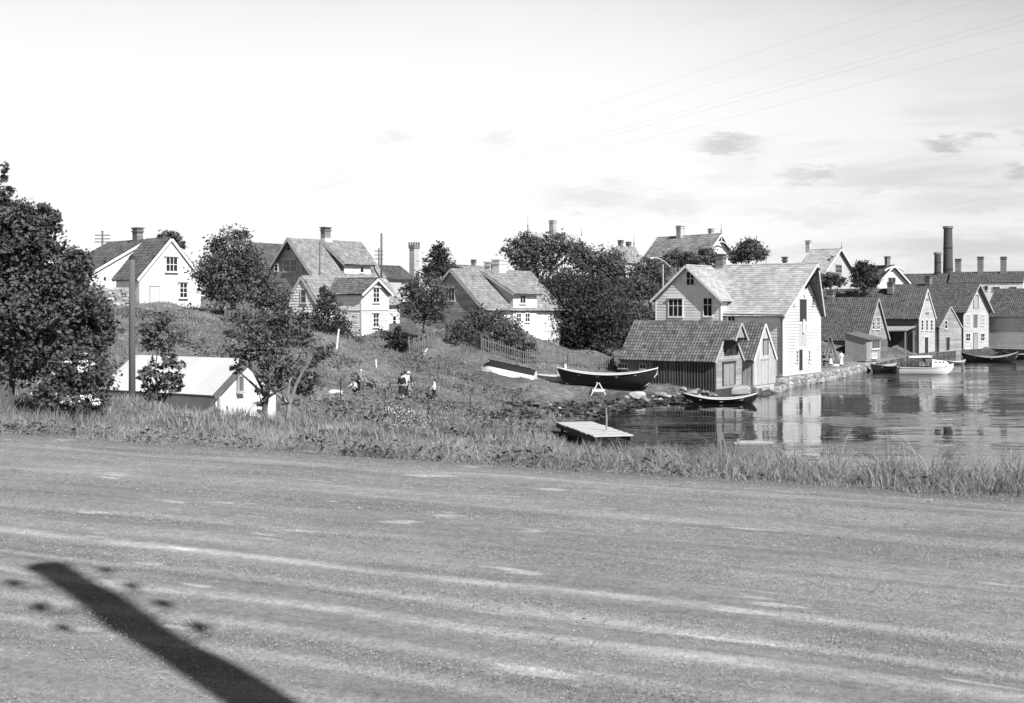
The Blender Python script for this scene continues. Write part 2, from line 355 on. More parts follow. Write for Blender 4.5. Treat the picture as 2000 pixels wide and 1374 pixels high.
# ------------------------------------------------------------------ road
def road_mat():
    m = bpy.data.materials.new('dirt_road'); m.use_nodes = True; t = NT(m.node_tree); p = t.n['Principled BSDF']
    co = t.new('ShaderNodeTexCoord').outputs['Object']
    bend = t.noise(co, .12, 2, .5)
    cv = t.new('ShaderNodeVectorMath', operation='ADD'); cx = t.new('ShaderNodeCombineXYZ'); t.put(cx.inputs[1], t.m('MULTIPLY', t.m('SUBTRACT', bend, .5), .9))
    t.l.new(co, cv.inputs[0]); t.l.new(cx.outputs[0], cv.inputs[1]); cb = cv.outputs[0]
    st1 = t.noise(t.mapping(cb, (.035, 1.5, 1)), 1.6, 5, .62)
    st2 = t.noise(t.mapping(cb, (.10, 4.2, 1), loc=(3, 5, 0)), 1.5, 4, .65)
    gr3 = t.noise(t.mapping(co, (.7, 1, 1)), 13, 3, .7); gr = t.noise(co, 38, 4, .75); gr2 = t.noise(co, 130, 3, .7)
    pt = t.noise(t.mapping(co, (.55, 1.1, 1)), .9, 5, .65)
    sp = t.noise(t.mapping(co, (.42, 1.5, 1), loc=(7, 1, 0)), 2.4, 3, .5)
    v = t.rng(st1, .33, .68, .215, .265)
    v = t.m('MULTIPLY', v, t.rng(st2, .3, .7, .92, 1.08)); v = t.m('MULTIPLY', v, t.rng(pt, .3, .7, .84, 1.16))
    sx = t.new('ShaderNodeSeparateXYZ'); t.l.new(co, sx.inputs[0]); al, nn = sx.outputs[0], sx.outputs[1]
    wv1 = t.m('MULTIPLY', t.m('SUBTRACT', t.noise(t.mapping(co, (.16, .0, 0)), 1.0, 2, .4), .5), .5)
    wv2 = t.m('MULTIPLY', t.m('SUBTRACT', t.noise(t.mapping(co, (.13, .0, 0), loc=(9, 0, 0)), 1.0, 2, .4), .5), .6)
    brk = t.noise(t.mapping(co, (.5, 2.0, 1), loc=(2, 7, 0)), 1.3, 4, .6)
    for k_, (n0, wd, amp, wv) in enumerate([(6.10, .085, .17, wv1), (5.62, .06, .09, wv2), (5.22, .07, .13, wv1), (4.78, .06, .09, wv1), (4.35, .08, .11, wv2), (7.0, .05, .05, wv2), (8.5, .08, .06, wv1), (9.9, .12, .08, wv2), (3.9, .08, .06, wv2)]):
        d_ = t.m('ABSOLUTE', t.m('SUBTRACT', t.m('SUBTRACT', nn, n0), wv))      # wheel tracks packed pale, loose dark gravel along them
        v = t.m('ADD', v, t.m('MULTIPLY', t.rng(d_, wd * .25, wd * 1.5, amp, 0), t.rng(brk, .32, .62, .25, 1.1)))
        v = t.m('SUBTRACT', v, t.m('MULTIPLY', t.m('MULTIPLY', t.rng(d_, wd * 1.2, wd * 2.0, 0, 1), t.rng(d_, wd * 2.0, wd * 3.2, .03, 0)), t.rng(brk, .35, .6, 1, .2)))
    v = t.m('ADD', v, t.rng(sp, .645, .70, 0, .17))                             # flattened patches of pale dust
    v = t.m('MULTIPLY', v, t.rng(gr3, .3, .7, .88, 1.12)); v = t.m('MULTIPLY', v, t.rng(gr, .25, .75, .72, 1.28)); v = t.m('MULTIPLY', v, t.rng(gr2, .25, .75, .72, 1.28))
    v = t.m('MULTIPLY', v, t.rng(t.m('ADD', nn, t.m('MULTIPLY', t.m('SUBTRACT', pt, .5), 1.2)), 10.1, 10.9, 1, .62))   # soil shoulder, darker towards the grass
    t.l.new(t.grey(v), p.inputs['Base Color']); p.inputs['Roughness'].default_value = .95; p.inputs['Specular IOR Level'].default_value = .1
    b = t.new('ShaderNodeBump'); b.inputs['Strength'].default_value = .55; b.inputs['Distance'].default_value = .02
    t.l.new(t.m('ADD', gr, t.m('MULTIPLY', gr2, .4)), b.inputs['Height']); t.l.new(b.outputs[0], p.inputs['Normal'])
    return m
ra = axis(-14, 10, .12, -400, 400, 1.2); rn = np.concatenate([np.arange(-8, 1.5, .5), np.arange(1.5, ROAD_N + .5, .07)])
AA, NN = np.meshgrid(ra, rn)
rut = .012 * np.sin(NN * 5.3 + .3 * np.sin(AA * .3)) * np.clip(1 - np.abs(AA) / 60, 0, 1) + .008 * np.sin(NN * 11 + AA * .35) + .006 * np.sin(AA * 2.1 + NN * 3)
edge = np.clip((NN - (ROAD_N - .15)) / .5, 0, 1); RZ = rut - .09 * edge
me = bpy.data.meshes.new('road'); nx, ny = len(ra), len(rn); idx = np.arange(nx * ny).reshape(ny, nx)
quads = np.stack([idx[:-1, :-1], idx[:-1, 1:], idx[1:, 1:], idx[1:, :-1]], -1).reshape(-1, 4)
me.vertices.add(nx * ny); me.vertices.foreach_set('co', np.stack([AA, NN, RZ], -1).astype(np.float32).ravel())
me.loops.add(len(quads) * 4); me.loops.foreach_set('vertex_index', quads.astype(np.int32).ravel())
me.polygons.add(len(quads)); me.polygons.foreach_set('loop_start', np.arange(0, len(quads) * 4, 4, dtype=np.int32))
me.update(calc_edges=True); me.polygons.foreach_set('use_smooth', [True] * len(quads)); me.materials.append(road_mat())
road = tag(link('road', me), kind='structure'); road.location = (0, 0, ROAD_Z); road.rotation_euler = (0, 0, math.atan2(UY, UX))
def RP(a, n, z=0.0): return Vector((UX * a + NX * n, UY * a + NY * n, ROAD_Z + z))

# ------------------------------------------------------------------ water
def water_mat():
    m = bpy.data.materials.new('bay_water'); m.use_nodes = True; t = NT(m.node_tree); p = t.n['Principled BSDF']
    p.inputs['Base Color'].default_value = (.012, .012, .012, 1); p.inputs['Roughness'].default_value = .03; p.inputs['IOR'].default_value = 1.333
    co = t.new('ShaderNodeTexCoord').outputs['Object']
    w1 = t.noise(t.mapping(co, (.55, 1.0, 1), rot=(0, 0, R(12))), .9, 3, .5); w2 = t.noise(t.mapping(co, (.5, 1.0, 1), rot=(0, 0, R(-8))), 3.2, 3, .55)
    sw = t.noise(t.mapping(co, (.25, 1.0, 1), rot=(0, 0, R(4))), .30, 2, .5)
    ar = t.noise(t.mapping(co, (.5, 1.1, 1), rot=(0, 0, R(10)), loc=(4, 2, 0)), .055, 3, .55)     # cat's paws: ruffled bands between calm ones
    h = t.m('ADD', t.m('MULTIPLY', w1, .8), t.m('ADD', t.m('MULTIPLY', w2, t.rng(ar, .46, .60, .02, .30)), t.m('MULTIPLY', sw, 1.9)))
    b = t.new('ShaderNodeBump'); t.put(b.inputs['Strength'], t.rng(ar, .42, .62, .15, .85)); b.inputs['Distance'].default_value = .12
    t.l.new(h, b.inputs['Height']); t.l.new(b.outputs[0], p.inputs['Normal'])
    return m
mb = MB(); mb.poly([(-20, -900, 0), (2400, -900, 0), (2400, 1200, 0), (-20, 1200, 0)])
tag(mb.build('water', water_mat()), kind='structure')

# ------------------------------------------------------------------ house kit
def wall_boards(mb, p0, d, out, width, z0, z1, bh=.15, wfun=None, proud=.034, vertical=False):
    """overlapping weatherboards from p0 along d, facing out; wfun(z) -> (a0, a1) clips a gable"""
    d, out = Vector(d), Vector(out); Z = Vector((0, 0, 1)); p0 = Vector(p0)
    if vertical:
        n = max(1, round(width / bh)); bw = width / n
        for i in range(n):
            a0, a1 = i * bw + .008, (i + 1) * bw - .008
            pr = proud * rnd(.7, 1.3); top0 = top1 = z1
            if wfun:   # height of the gable line over this board
                def ztop(a):
                    lo, hi = z0, z1
                    for _ in range(14):
                        mid = (lo + hi) / 2; w0, w1 = wfun(mid)
                        if w0 <= a <= w1: lo = mid
                        else: hi = mid
                    return lo
                top0, top1 = ztop(a0), ztop(a1)
            q = [p0 + d * a0 + Z * z0, p0 + d * a1 + Z * z0, p0 + d * a1 + Z * top1, p0 + d * a0 + Z * top0]
            mb.hexa(q, [v + out * pr for v in q], rnd(-1, 1))
        return
    n = max(1, math.ceil((z1 - z0) / bh)); bh = (z1 - z0) / n
    for i in range(n):
        za, zb = z0 + i * bh, z0 + (i + 1) * bh
        a0, a1 = wfun(za) if wfun else (0, width); b0, b1 = wfun(zb) if wfun else (0, width)
        cuts = [0.0, 1.0]
        if a1 - a0 > 5: cuts = [0.0, rnd(.3, .7), 1.0]
        for c0, c1 in zip(cuts[:-1], cuts[1:]):
            L = lambda u, v, f: u + (v - u) * f
            A = p0 + d * L(a0, a1, c0) + Z * za; B = p0 + d * L(a0, a1, c1) + Z * za
            Cc = p0 + d * L(b0, b1, c1) + Z * zb; D_ = p0 + d * L(b0, b1, c0) + Z * zb
            tn = rnd(-1, 1)
            mb.poly([A + out * proud, B + out * proud, Cc + out * .003, D_ + out * .003], tn)
            mb.poly([A, B, B + out * proud, A + out * proud], tn)

def roof_sheet(mb, o, es, eu, nrm, fs, Sl, kind='pan', pitch=.25, course=.33):
    """covering of one slope: o eave origin, es along the eave, eu up the slope, fs(v)->(s0,s1) extent at distance v up"""
    o, es, eu, nrm = Vector(o), Vector(es), Vector(eu), Vector(nrm)
    rows = max(1, math.ceil(Sl / course)); course = Sl / rows
    for r_ in range(rows):
        v0, v1 = r_ * course, (r_ + 1) * course
        s0, s1 = fs((v0 + v1) / 2)
        if s1 - s0 < .1: continue
        if kind == 'pan':
            nt = max(1, round((s1 - s0) / pitch)); tw = (s1 - s0) / nt
            prof = [(0, .0), (.28, -.022), (.62, .018), (.84, .042)]
            i0 = len(mb.v); k = nt * 4 + 1; wv = [rnd(-.018, .018) for _ in range(16)]
            for (vv, up) in ((v0 - .02, .035), (v1 + .02, .0)):
                for j in range(k):
                    c, q = divmod(j, 4); fx, fz = prof[q]
                    ff = (c + fx) / nt; p = o + es * (s0 + (c + fx) * tw) + eu * (vv + wv[c % 16]) + nrm * (fz + up + .03 + .05 * (1 - math.sin(math.pi * min(ff, 1))) + .02 * math.sin(ff * 9 + vv * 2.3) * math.sin(vv * 1.7 + ff * 5))
                    mb.v.append(tuple(p))
            for c in range(nt):
                tn = rnd(-1, 1) * (1.6 if random.random() < .08 else .8)
                for q in range(4):
                    j = i0 + c * 4 + q
                    mb.f.append((j, j + 1, j + 1 + k, j + k)); mb.t.append(tn)
        else:
            off = (r_ % 2) * pitch * .5; a = s0 - off
            while a < s1 - .02:
                b0, b1 = max(a, s0) + .006, min(a + pitch, s1) - .006
                if b1 - b0 > .03:
                    up = rnd(.028, .045)
                    mb.hexa([o + es * b0 + eu * (v0 - .03) + nrm * .004, o + es * b1 + eu * (v0 - .03) + nrm * .004, o + es * b1 + eu * v1 + nrm * .002, o + es * b0 + eu * v1 + nrm * .002],
                            [o + es * b0 + eu * (v0 - .03) + nrm * (up + .012), o + es * b1 + eu * (v0 - .03) + nrm * (up + .012), o + es * b1 + eu * v1 + nrm * .018, o + es * b0 + eu * v1 + nrm * .018], rnd(-1, 1))
                a += pitch

class House:
    """type 'R': near corner joins the long wall (left of it) to the gable (right of it); 'L': the mirror image.
    local axes: s along the ridge away from the corner, t across the gable, z up"""
    def __init__(s, name, label, cat, px, D, pyb, ang, typ, group=None):
        s.typ = typ; s.C = P(px, 600, D); s.C.z = ZC - (pyb - HOR) / F * D; a = R(ang)
        if typ == 'R': s.u = Vector((-math.sin(a), math.cos(a), 0)); s.v = Vector((math.cos(a), math.sin(a), 0)); s.m = -1
        else: s.u = Vector((math.sin(a), math.cos(a), 0)); s.v = Vector((-math.cos(a), math.sin(a), 0)); s.m = 1
        s.root = thing(name, label, cat, s.C, math.atan2(s.u.y, s.u.x), group)
    def at(s, a, b, z): return Vector((a, s.m * b, z))
    def world(s, a, b, z=0): return s.C + s.u * a + s.v * b + Vector((0, 0, z))
    def solve(s, px, d, a=0, b=0):
        o = s.world(a, b); k = (px - CX) / F
        return (k * o.y - o.x) / (d.x - k * d.y)
    def s_at(s, px, b=0): return s.solve(px, s.u, 0, b)
    def t_at(s, px, a=0): return s.solve(px, s.v, a, 0)
    def z_at(s, py, a, b): return ZC - (py - HOR) / F * s.world(a, b).y - s.C.z

    def block(s, s0, s1, t0, t1, ze, zr, wallm, roofm, ax='s', z0=-1.2, og=.35, oe=.35, kind='pan', pitch=.25, course=.33, bh=.18, vertical=False, proud=None,
              trim=M_TRIM, sides=('s0', 't0', 's1', 't1'), gable=True, roof=True, prow=0.0, deck=M_MIDW, parts=None, ridge=True, boards=True, zb=None, cover0=None, cover1=None):
        """gabled body; ax = direction of the ridge. Makes wall, roof (> roof_tiles, ridge_cap, bargeboard)"""
        A = lambda a, b, z: s.at(a, b, z) if ax == 's' else s.at(b, a, z)      # a along the ridge, b across
        a0, a1, b0, b1 = (s0, s1, t0, t1) if ax == 's' else (t0, t1, s0, s1)
        bm_ = (b0 + b1) / 2; hw = (b1 - b0) / 2
        zb = 0.02 if zb is None else zb
        mb = MB(); i = .02
        ring = lambda a: [A(a, b0 + i, z0), A(a, b1 - i, z0), A(a, b1 - i, ze), A(a, bm_, zr - .03), A(a, b0 + i, ze)]
        mb.poly(ring(a0 + i)); mb.poly(ring(a1 - i))
        r0, r1 = ring(a0 + i), ring(a1 - i)
        for q in range(5): mb.poly([r0[q], r0[(q + 1) % 5], r1[(q + 1) % 5], r1[q]])
        Z = Vector((0, 0, 1)); ua = A(1, 0, 0) - A(0, 0, 0); ub = A(0, 1, 0) - A(0, 0, 0)
        names = {'s0': ('a0' if ax == 's' else 'b0'), 's1': ('a1' if ax == 's' else 'b1'), 't0': ('b0' if ax == 's' else 'a0'), 't1': ('b1' if ax == 's' else 'a1')}
        def gw(z): 
            k = 0 if z <= ze else min(1, (z - ze) / (zr - ze))
            return (k * hw, 2 * hw - k * hw)
        pf, pl_ = proud or (.05, .016)        # boards on the sunny and on the raking sides
        pr = {'s0': pf, 's1': pf, 't0': pl_, 't1': pl_} if s.typ == 'R' else {'s0': pl_, 's1': pl_, 't0': pf, 't1': pf}
        pr = {names[q]: pr[q] for q in names}
        if boards:
            for sd_ in [names[q] for q in sides]:
                if sd_ == 'a0': wall_boards(mb, A(a0, b0, 0), ub, -ua, 2 * hw, zb, zr - .05, bh, gw, pr[sd_], vertical)
                if sd_ == 'a1': wall_boards(mb, A(a1, b0, 0), ub, ua, 2 * hw, zb, zr - .05, bh, gw, pr[sd_], vertical)
                if sd_ == 'b0': wall_boards(mb, A(a0, b0, 0), ua, -ub, a1 - a0, zb, ze, bh, None, pr[sd_], vertical)
                if sd_ == 'b1': wall_boards(mb, A(a0, b1, 0), ua, ub, a1 - a0, zb, ze, bh, None, pr[sd_], vertical)
            for aa in (a0, a1):
                for bb in (b0, b1):
                    mb.bar(A(aa, bb, zb), A(aa, bb, ze), .11, .11)          # corner boards
        s.wall = mb.build('wall', wallm, s.root)
        if not roof: return
        sl_ = (zr - ze) / hw; dl = math.hypot(1, sl_)
        th = .09; dk = MB(); tl = MB()
        up0 = lambda sg: (ub * sg + Z * sl_).normalized()
        for sg, be in ((1, b0), (-1, b1)):
            eu = up0(sg); nrm = (Z * 1.0 - ub * sg * sl_).normalized()
            E = A(0, be, ze) - eu * oe * 1.0
            Sl = (hw * dl) + oe
            ext = lambda v, L=Sl: (a0 - og - prow * v / L, a1 + og)
            lo0, lo1 = ext(0); hi0, hi1 = ext(Sl)
            q = [E + ua * lo0, E + ua * lo1, E + eu * Sl + ua * hi1, E + eu * Sl + ua * hi0]
            q2 = [p + nrm * th for p in q]
            dk.hexa([p + nrm * .02 for p in q], [p + nrm * th for p in q])
            roof_sheet(tl, E + nrm * (th + .01), ua, eu, nrm, ext, Sl, kind, pitch, course)
        rf = dk.build('roof', deck, s.root)
        tag(tl.build('roof_tiles', roofm, rf), kind='stuff')
        if ridge:
            rc = MB(); n = max(2, int((a1 - a0) / .45)); aa0 = a0 - og - prow; aa1 = a1 + og
            for k in range(n):
                x0 = aa0 + (aa1 - aa0) * k / n; x1 = aa0 + (aa1 - aa0) * (k + 1) / n + .03
                for sg in (-1, 1):
                    pA = A(x0, bm_, zr + th + .13 + .012 * (k % 2)); pB = A(x1, bm_, zr + th + .13 + .012 * (k % 2))
                    dn = (ub * sg - Z * sl_).normalized() * .17
                    rc.poly([pA, pB, pB + dn, pA + dn], rnd(-1, 1)); rc.poly([pA - Z * .03, pB - Z * .03, pB + dn - Z * .03, pA + dn - Z * .03], 0)
            rc.build('ridge_cap', roofm, rf)
        if trim:
            for aa, pr in ((a0 - og, -prow), (a1 + og, 0)):
                for sg, be in ((1, b0), (-1, b1)):
                    eu = up0(sg); nrm = (Z - ub * sg * sl_).normalized()
                    E = A(aa, be, ze) - eu * oe; T = A(aa + pr, bm_, zr)
                    g = MB(); sgn = -1 if aa < a0 else 1
                    g.bar(E + nrm * .02 + ua * sgn * .018, T + nrm * .02 + ua * sgn * .018, .036, .22, up=nrm)
                    g.build('bargeboard', trim, rf)
        s.rf = rf
        return rf

    def face(s, wall, pos):
        """plane of a wall: origin maker and directions. wall 's' = gable plane s=pos, 't' = long wall plane t=pos (facing the camera), 's1' back gable"""
        if wall == 's': return (lambda a, z: s.at(pos, a, z)), s.at(-1, 0, 0), s.at(0, 1, 0)
        return (lambda a, z: s.at(a, pos, z)), s.at(0, -1, 0), s.at(1, 0, 0)
    def rect(s, wall, pos, x0, y0, x1, y1):
        if wall == 's': a, b = s.t_at(x0, pos), s.t_at(x1, pos); zf = lambda y, q: s.z_at(y, pos, q)
        else: a, b = s.s_at(x0, pos), s.s_at(x1, pos); zf = lambda y, q: s.z_at(y, q, pos)
        mid = (a + b) / 2
        return min(a, b), max(a, b), zf(y1, mid), zf(y0, mid)
    def window(s, wall, pos, bbox, cols=2, rows=2, m=M_TRIM, trans=None, sill=True, hood=False, glass=M_GLASS, abs_=False, fw=.09):
        a0, a1, z0, z1 = bbox if abs_ else s.rect(wall, pos, *bbox)
        pt, out, d = s.face(wall, pos); Z = Vector((0, 0, 1)); mb = MB()
        def slab(x0, x1, y0, y1, o0, o1): mb.hexa([pt(x0, y0) + out * o0, pt(x1, y0) + out * o0, pt(x1, y1) + out * o0, pt(x0, y1) + out * o0], [pt(x0, y0) + out * o1, pt(x1, y0) + out * o1, pt(x1, y1) + out * o1, pt(x0, y1) + out * o1])
        slab(a0 - fw, a0, z0 - fw, z1 + fw, 0, .10); slab(a1, a1 + fw, z0 - fw, z1 + fw, 0, .10)
        slab(a0, a1, z1, z1 + fw, 0, .095); slab(a0, a1, z0 - fw, z0, 0, .095)
        bw = .055
        for c in range(1, cols):
            x = a0 + (a1 - a0) * c / cols; slab(x - bw / 2, x + bw / 2, z0, z1, .03, .09)
        zs = [z0 + (z1 - z0) * (trans if trans else r_ / rows) for r_ in range(1, rows)]
        for z in zs: slab(a0, a1, z - bw / 2, z + bw / 2, .03, .086)
        if sill: slab(a0 - fw * 1.4, a1 + fw * 1.4, z0 - fw - .05, z0 - fw, 0, .16)
        if hood: slab(a0 - fw * 1.8, a1 + fw * 1.8, z1 + fw, z1 + fw + .08, 0, .2)
        wn = mb.build('window', m, s.root)
        g = MB(); old = mb; mb = g
        slab2 = lambda x0, x1, y0, y1, o0, o1: g.hexa([pt(x0, y0) + out * o0, pt(x1, y0) + out * o0, pt(x1, y1) + out * o0, pt(x0, y1) + out * o0], [pt(x0, y0) + out * o1, pt(x1, y0) + out * o1, pt(x1, y1) + out * o1, pt(x0, y1) + out * o1])
        slab2(a0, a1, z0, z1, -.01, .062); g.build('pane', glass, wn)
        return wn
    def panel(s, name, wall, pos, bbox, m, o1=.06, planks=0, frame=None, label=None, abs_=False, fw=.1, handle=False, o0=0.0):
        a0, a1, z0, z1 = bbox if abs_ else s.rect(wall, pos, *bbox); o1 = max(o1, .064)
        pt, out, d = s.face(wall, pos); mb = MB()
        def slab(mb, x0, x1, y0, y1, o0, o1, t=0): mb.hexa([pt(x0, y0) + out * o0, pt(x1, y0) + out * o0, pt(x1, y1) + out * o0, pt(x0, y1) + out * o0], [pt(x0, y0) + out * o1, pt(x1, y0) + out * o1, pt(x1, y1) + out * o1, pt(x0, y1) + out * o1], t)
        k = max(1, planks)
        for i in range(k):
            x0 = a0 + (a1 - a0) * i / k; x1 = a0 + (a1 - a0) * (i + 1) / k
            slab(mb, x0 + (.006 if k > 1 else 0), x1 - (.006 if k > 1 else 0), z0, z1, o0, o1 * rnd(1, 1.12), rnd(-1, 1))
        o = mb.build(name, m, s.root)
        if label: o['label'] = label
        if frame:
            f = MB()
            slab(f, a0 - fw, a0, z0, z1 + fw, 0, o1 + .035); slab(f, a1, a1 + fw, z0, z1 + fw, 0, o1 + .035); slab(f, a0 - fw * 1.3, a1 + fw * 1.3, z1 + .001, z1 + fw, 0, o1 + .06)
            f.build('frame', frame, o)
        if handle:
            h = MB(); h.bar(pt(a1 - .15, z0 + 1.0) + out * (o1 + .03), pt(a1 - .15, z0 + 1.14) + out * (o1 + .03), .04); h.build('handle', M_IRON, o)
        return o
    def chimney(s, a, b, z0, z1, wd=.6, dp=.6, m=M_BRICK, capm=None, pots=0, parent=None, cap=True, label=None):
        mb = MB(); n = max(3, int((z1 - z0) / .16)); h = (z1 - z0) / n
        for i in range(n):
            e = .004 * (i % 2); c = s.at(a, b, 0)
            mb.box(c.x - wd / 2 - e, c.y - dp / 2 - e, z0 + i * h, c.x + wd / 2 + e, c.y + dp / 2 + e, z0 + (i + 1) * h, rnd(-1, 1))
        if cap:
            mb.box(c.x - wd / 2 - .07, c.y - dp / 2 - .07, z1 - .32, c.x + wd / 2 + .07, c.y + dp / 2 + .07, z1 - .16, -1)
            mb.box(c.x - wd / 2 - .1, c.y - dp / 2 - .1, z1, c.x + wd / 2 + .1, c.y + dp / 2 + .1, z1 + .12, -1.5)
        o = mb.build('chimney', m, parent or s.rf)
        for k in range(pots):
            x = c.x + (k - (pots - 1) / 2) * .3
            mb2 = MB(); mb2.lathe([(.11, z1 + .1), (.09, z1 + .5), (.12, z1 + .55)], (x, c.y, 0), 8); mb2.build('chimney_pot', M_BRICK, parent or s.rf)
        return o

# ------------------------------------------------------------------ the white warehouse by the water
TH = 54
h = House('warehouse', 'large white waterfront warehouse with pale slate roof and a hoist in its gable', 'warehouse', 1529, 108, 735, TH, 'R')
L = h.s_at(1300); Wd = h.t_at(1602)
ze = h.z_at(612, 0, 0); zr = ze + 4.55
WHZ = (ze, zr)
h.block(0, L, 0, Wd, ze, zr, M_WHITE, M_SLATE, og=.35, oe=.5, kind='slate', pitch=.45, course=.3, bh=.28, proud=(.065, .026), prow=1.2, zb=.0)
WRF = h.rf
h.chimney(h.s_at(1408, Wd / 2), Wd / 2, zr - .4, zr + 1.15, .75, .75)
h.chimney(h.s_at(1523, Wd / 2) , Wd / 2 + 1.2, zr - 1.2, zr + .75, .35, .35, M_BRICK)
# cross gable towards the yard
w0, w1 = h.s_at(1408, -.7), h.s_at(1281, -.7); wze = h.z_at(584, (w0 + w1) / 2, -.7); wzr = zr - .12
h.block(w0, w1, -.7, Wd / 2 - .2, wze, wzr, M_WHITE, M_SLATE, ax='t', og=.5, oe=.5, kind='slate', pitch=.45, course=.3, bh=.28, proud=(.065, .026), sides=('s0', 's1', 't0'))
h.window('t', -.7, (1307, 585, 1333, 618), 3, 2, trans=.62, hood=True); h.window('t', -.7, (1375, 583, 1391, 617), 2, 2, trans=.62, hood=True)
h.window('t', -.7, (1342, 532, 1356, 557), 2, 2, hood=True)
h.window('t', 0, (1423, 619, 1436, 627), 2, 1, sill=False)
# gable on the water
h.panel('hoist_door', 's', 0, (1560, 585, 1574, 628), M_IRON, .03, frame=M_WHITE, label='open dark hoist doorway in the gable')  # solid dark slab, its colour stands for the shade inside the opening
h.panel('hoist_shutter', 's', 0, (1559, 632, 1575, 676), M_CREAM, .05, planks=6)
d = h.panel('door', 's', 0, (1559, 683, 1566, 724), M_IRON, .03, frame=M_WHITE, label='dark open half of the wharf door')  # dark slab painted as the shade behind the open leaf
h.panel('door', 's', 0, (1567.5, 683, 1575, 724), M_WHITE, .09, planks=4, handle=True, label='white half of the wharf door')
for bb in ((1547.5, 580, 1551.5, 596), (1584.5, 580, 1589.5, 596), (1554, 686, 1557, 707), (1578, 686, 1581, 706)): h.window('s', 0, bb, 1, 3, fw=.07)
mb = MB(); c = Wd / 2
mb.bar(h.at(.4, c, zr - .45), h.at(-1.75, c, zr - .45), .2, .24)
mb.bar(h.at(-.05, c - .75, zr - 2.2), h.at(-1.35, c, zr - .6), .14, .16); mb.bar(h.at(-.05, c + .75, zr - 2.2), h.at(-1.35, c, zr - .6), .14, .16)
mb.tube([h.at(-1.5, c, zr - .5), h.at(-1.5, c, zr - 1.5)], .025, 6); mb.lathe([(.1, 0), (.16, .1), (.1, .2)], h.at(-1.5, c, zr - 1.7), 8)
mb.build('hoist_beam', M_DARKW, h.root)
for sg in (-1, 1):     # boarded hood cheeks under the prow
    mb = MB()
    mb.hexa([h.at(-.05, c + sg * .95, zr - 1.25), h.at(-1.0, c + sg * .72, zr - 1.0), h.at(-1.0, c + sg * .72, zr - .82), h.at(-.05, c + sg * .95, zr - 1.0)],
            [h.at(-.05, c + sg * .9, zr - 1.9), h.at(-.95, c + sg * .68, zr - 1.55), h.at(-.95, c + sg * .64, zr - 1.5), h.at(-.05, c + sg * .86, zr - 1.9)])
    mb.build('hood_cheek', M_MIDW, h.root)
mb = MB(); mb.tube([h.at(.1, -.35, ze - .15), h.at(.12, -.1, ze - .6), h.at(.12, -.1, .2)], .05, 8); mb.build('drainpipe', M_IRON, h.root)
mb = MB(); mb.tube([h.at(w0, -.35, ze - .06), h.at(-.3, -.42, ze - .12)], .06, 8); mb.build('gutter', M_GTRIM, h.root)
o = MB(); o.hexa([Vector(p) for p in [h.at(-.12, c - .15, 3.9), h.at(-.12, c + .25, 3.8), h.at(-.12, c + .3, 5.1), h.at(-.12, c - .05, 5.2)]], [Vector(p) for p in [h.at(-.2, c - .1, 3.9), h.at(-.2, c + .2, 3.8), h.at(-.22, c + .25, 5.1), h.at(-.2, c - .05, 5.2)]])
q = o.build('cloth', M_CLOTHW); q.matrix_world = h.root.matrix_basis; tag(q, 'white cloth hanging from the open hoist doorway of the white warehouse', 'cloth')
WH = h

# ------------------------------------------------------------------ dark boathouse with the tiled roof
h = House('boathouse', 'low dark tarred boathouse with clay tile roof beside the beached black boat', 'boathouse', 1397, 94, 762, TH, 'R')
L = h.s_at(1213); Wd = h.t_at(1449); ze = h.z_at(704, 0, 0); zr = h.z_at(632, 0, Wd / 2); c = Wd / 2
h.block(0, L, 0, Wd, ze, zr, M_DARKW, M_TILE, og=.12, oe=.3, kind='pan', pitch=.27, course=.34, bh=.16, sides=('s1', 't1'), trim=M_GTRIM)
mb = MB(); hw = Wd / 2
wall_boards(mb, h.at(0, 0, 0), h.at(0, 1, 0), h.at(-1, 0, 0), Wd, 0.02, zr - .05, .17, lambda z: (0, Wd) if z <= ze else ((z - ze) / (zr - ze) * hw, Wd - (z - ze) / (zr - ze) * hw))
mb.build('gable_boards', M_WEATH, h.root)
n = 22; sw = h.s_at(1276); wdt = sw / n                # upright planks, each a piece of its own
shared = []
for i in range(5):
    mb = MB(); mb.box(-wdt / 2 + .012, -.018, 0, wdt / 2 - .012, .018, 1, rnd(-1, 1)); me = mb.mesh('plank'); me.materials.append(M_DARKW); shared.append(me)
for i in range(n):
    o = link('plank', shared[random.randrange(5)], h.root, h.at((i + .5) * wdt, -.03 - rnd(0, .02), -.05 + rnd(-.05, .05))); o.scale = (1, 1, ze - .05)
bt_ = MB(); bt_.box(-.03, -.02, 0, .03, .02, 1); bme = bt_.mesh('batten'); bme.materials.append(M_MIDW)
for i in range(n + 1):
    o = link('batten', bme, h.root, h.at(i * wdt, -.06, -.05)); o.scale = (1, 1, ze - .08)
mb = MB(); wall_boards(mb, h.at(sw, 0, 0), h.at(1, 0, 0), h.at(0, -1, 0), L - sw, 0, ze, .2, vertical=True); mb.build('wall_boards', M_MIDW, h.root)
h.window('t', 0, (1209, 711, 1226, 719), 3, 1, m=M_GTRIM, fw=.06); h.window('t', 0, (1251, 712, 1262, 720), 2, 1, m=M_GTRIM, fw=.06)
h.panel('door', 's', 0, (1412, 710, 1433, 752), M_WEATH, .05, planks=6, frame=M_DARKW, fw=.18)
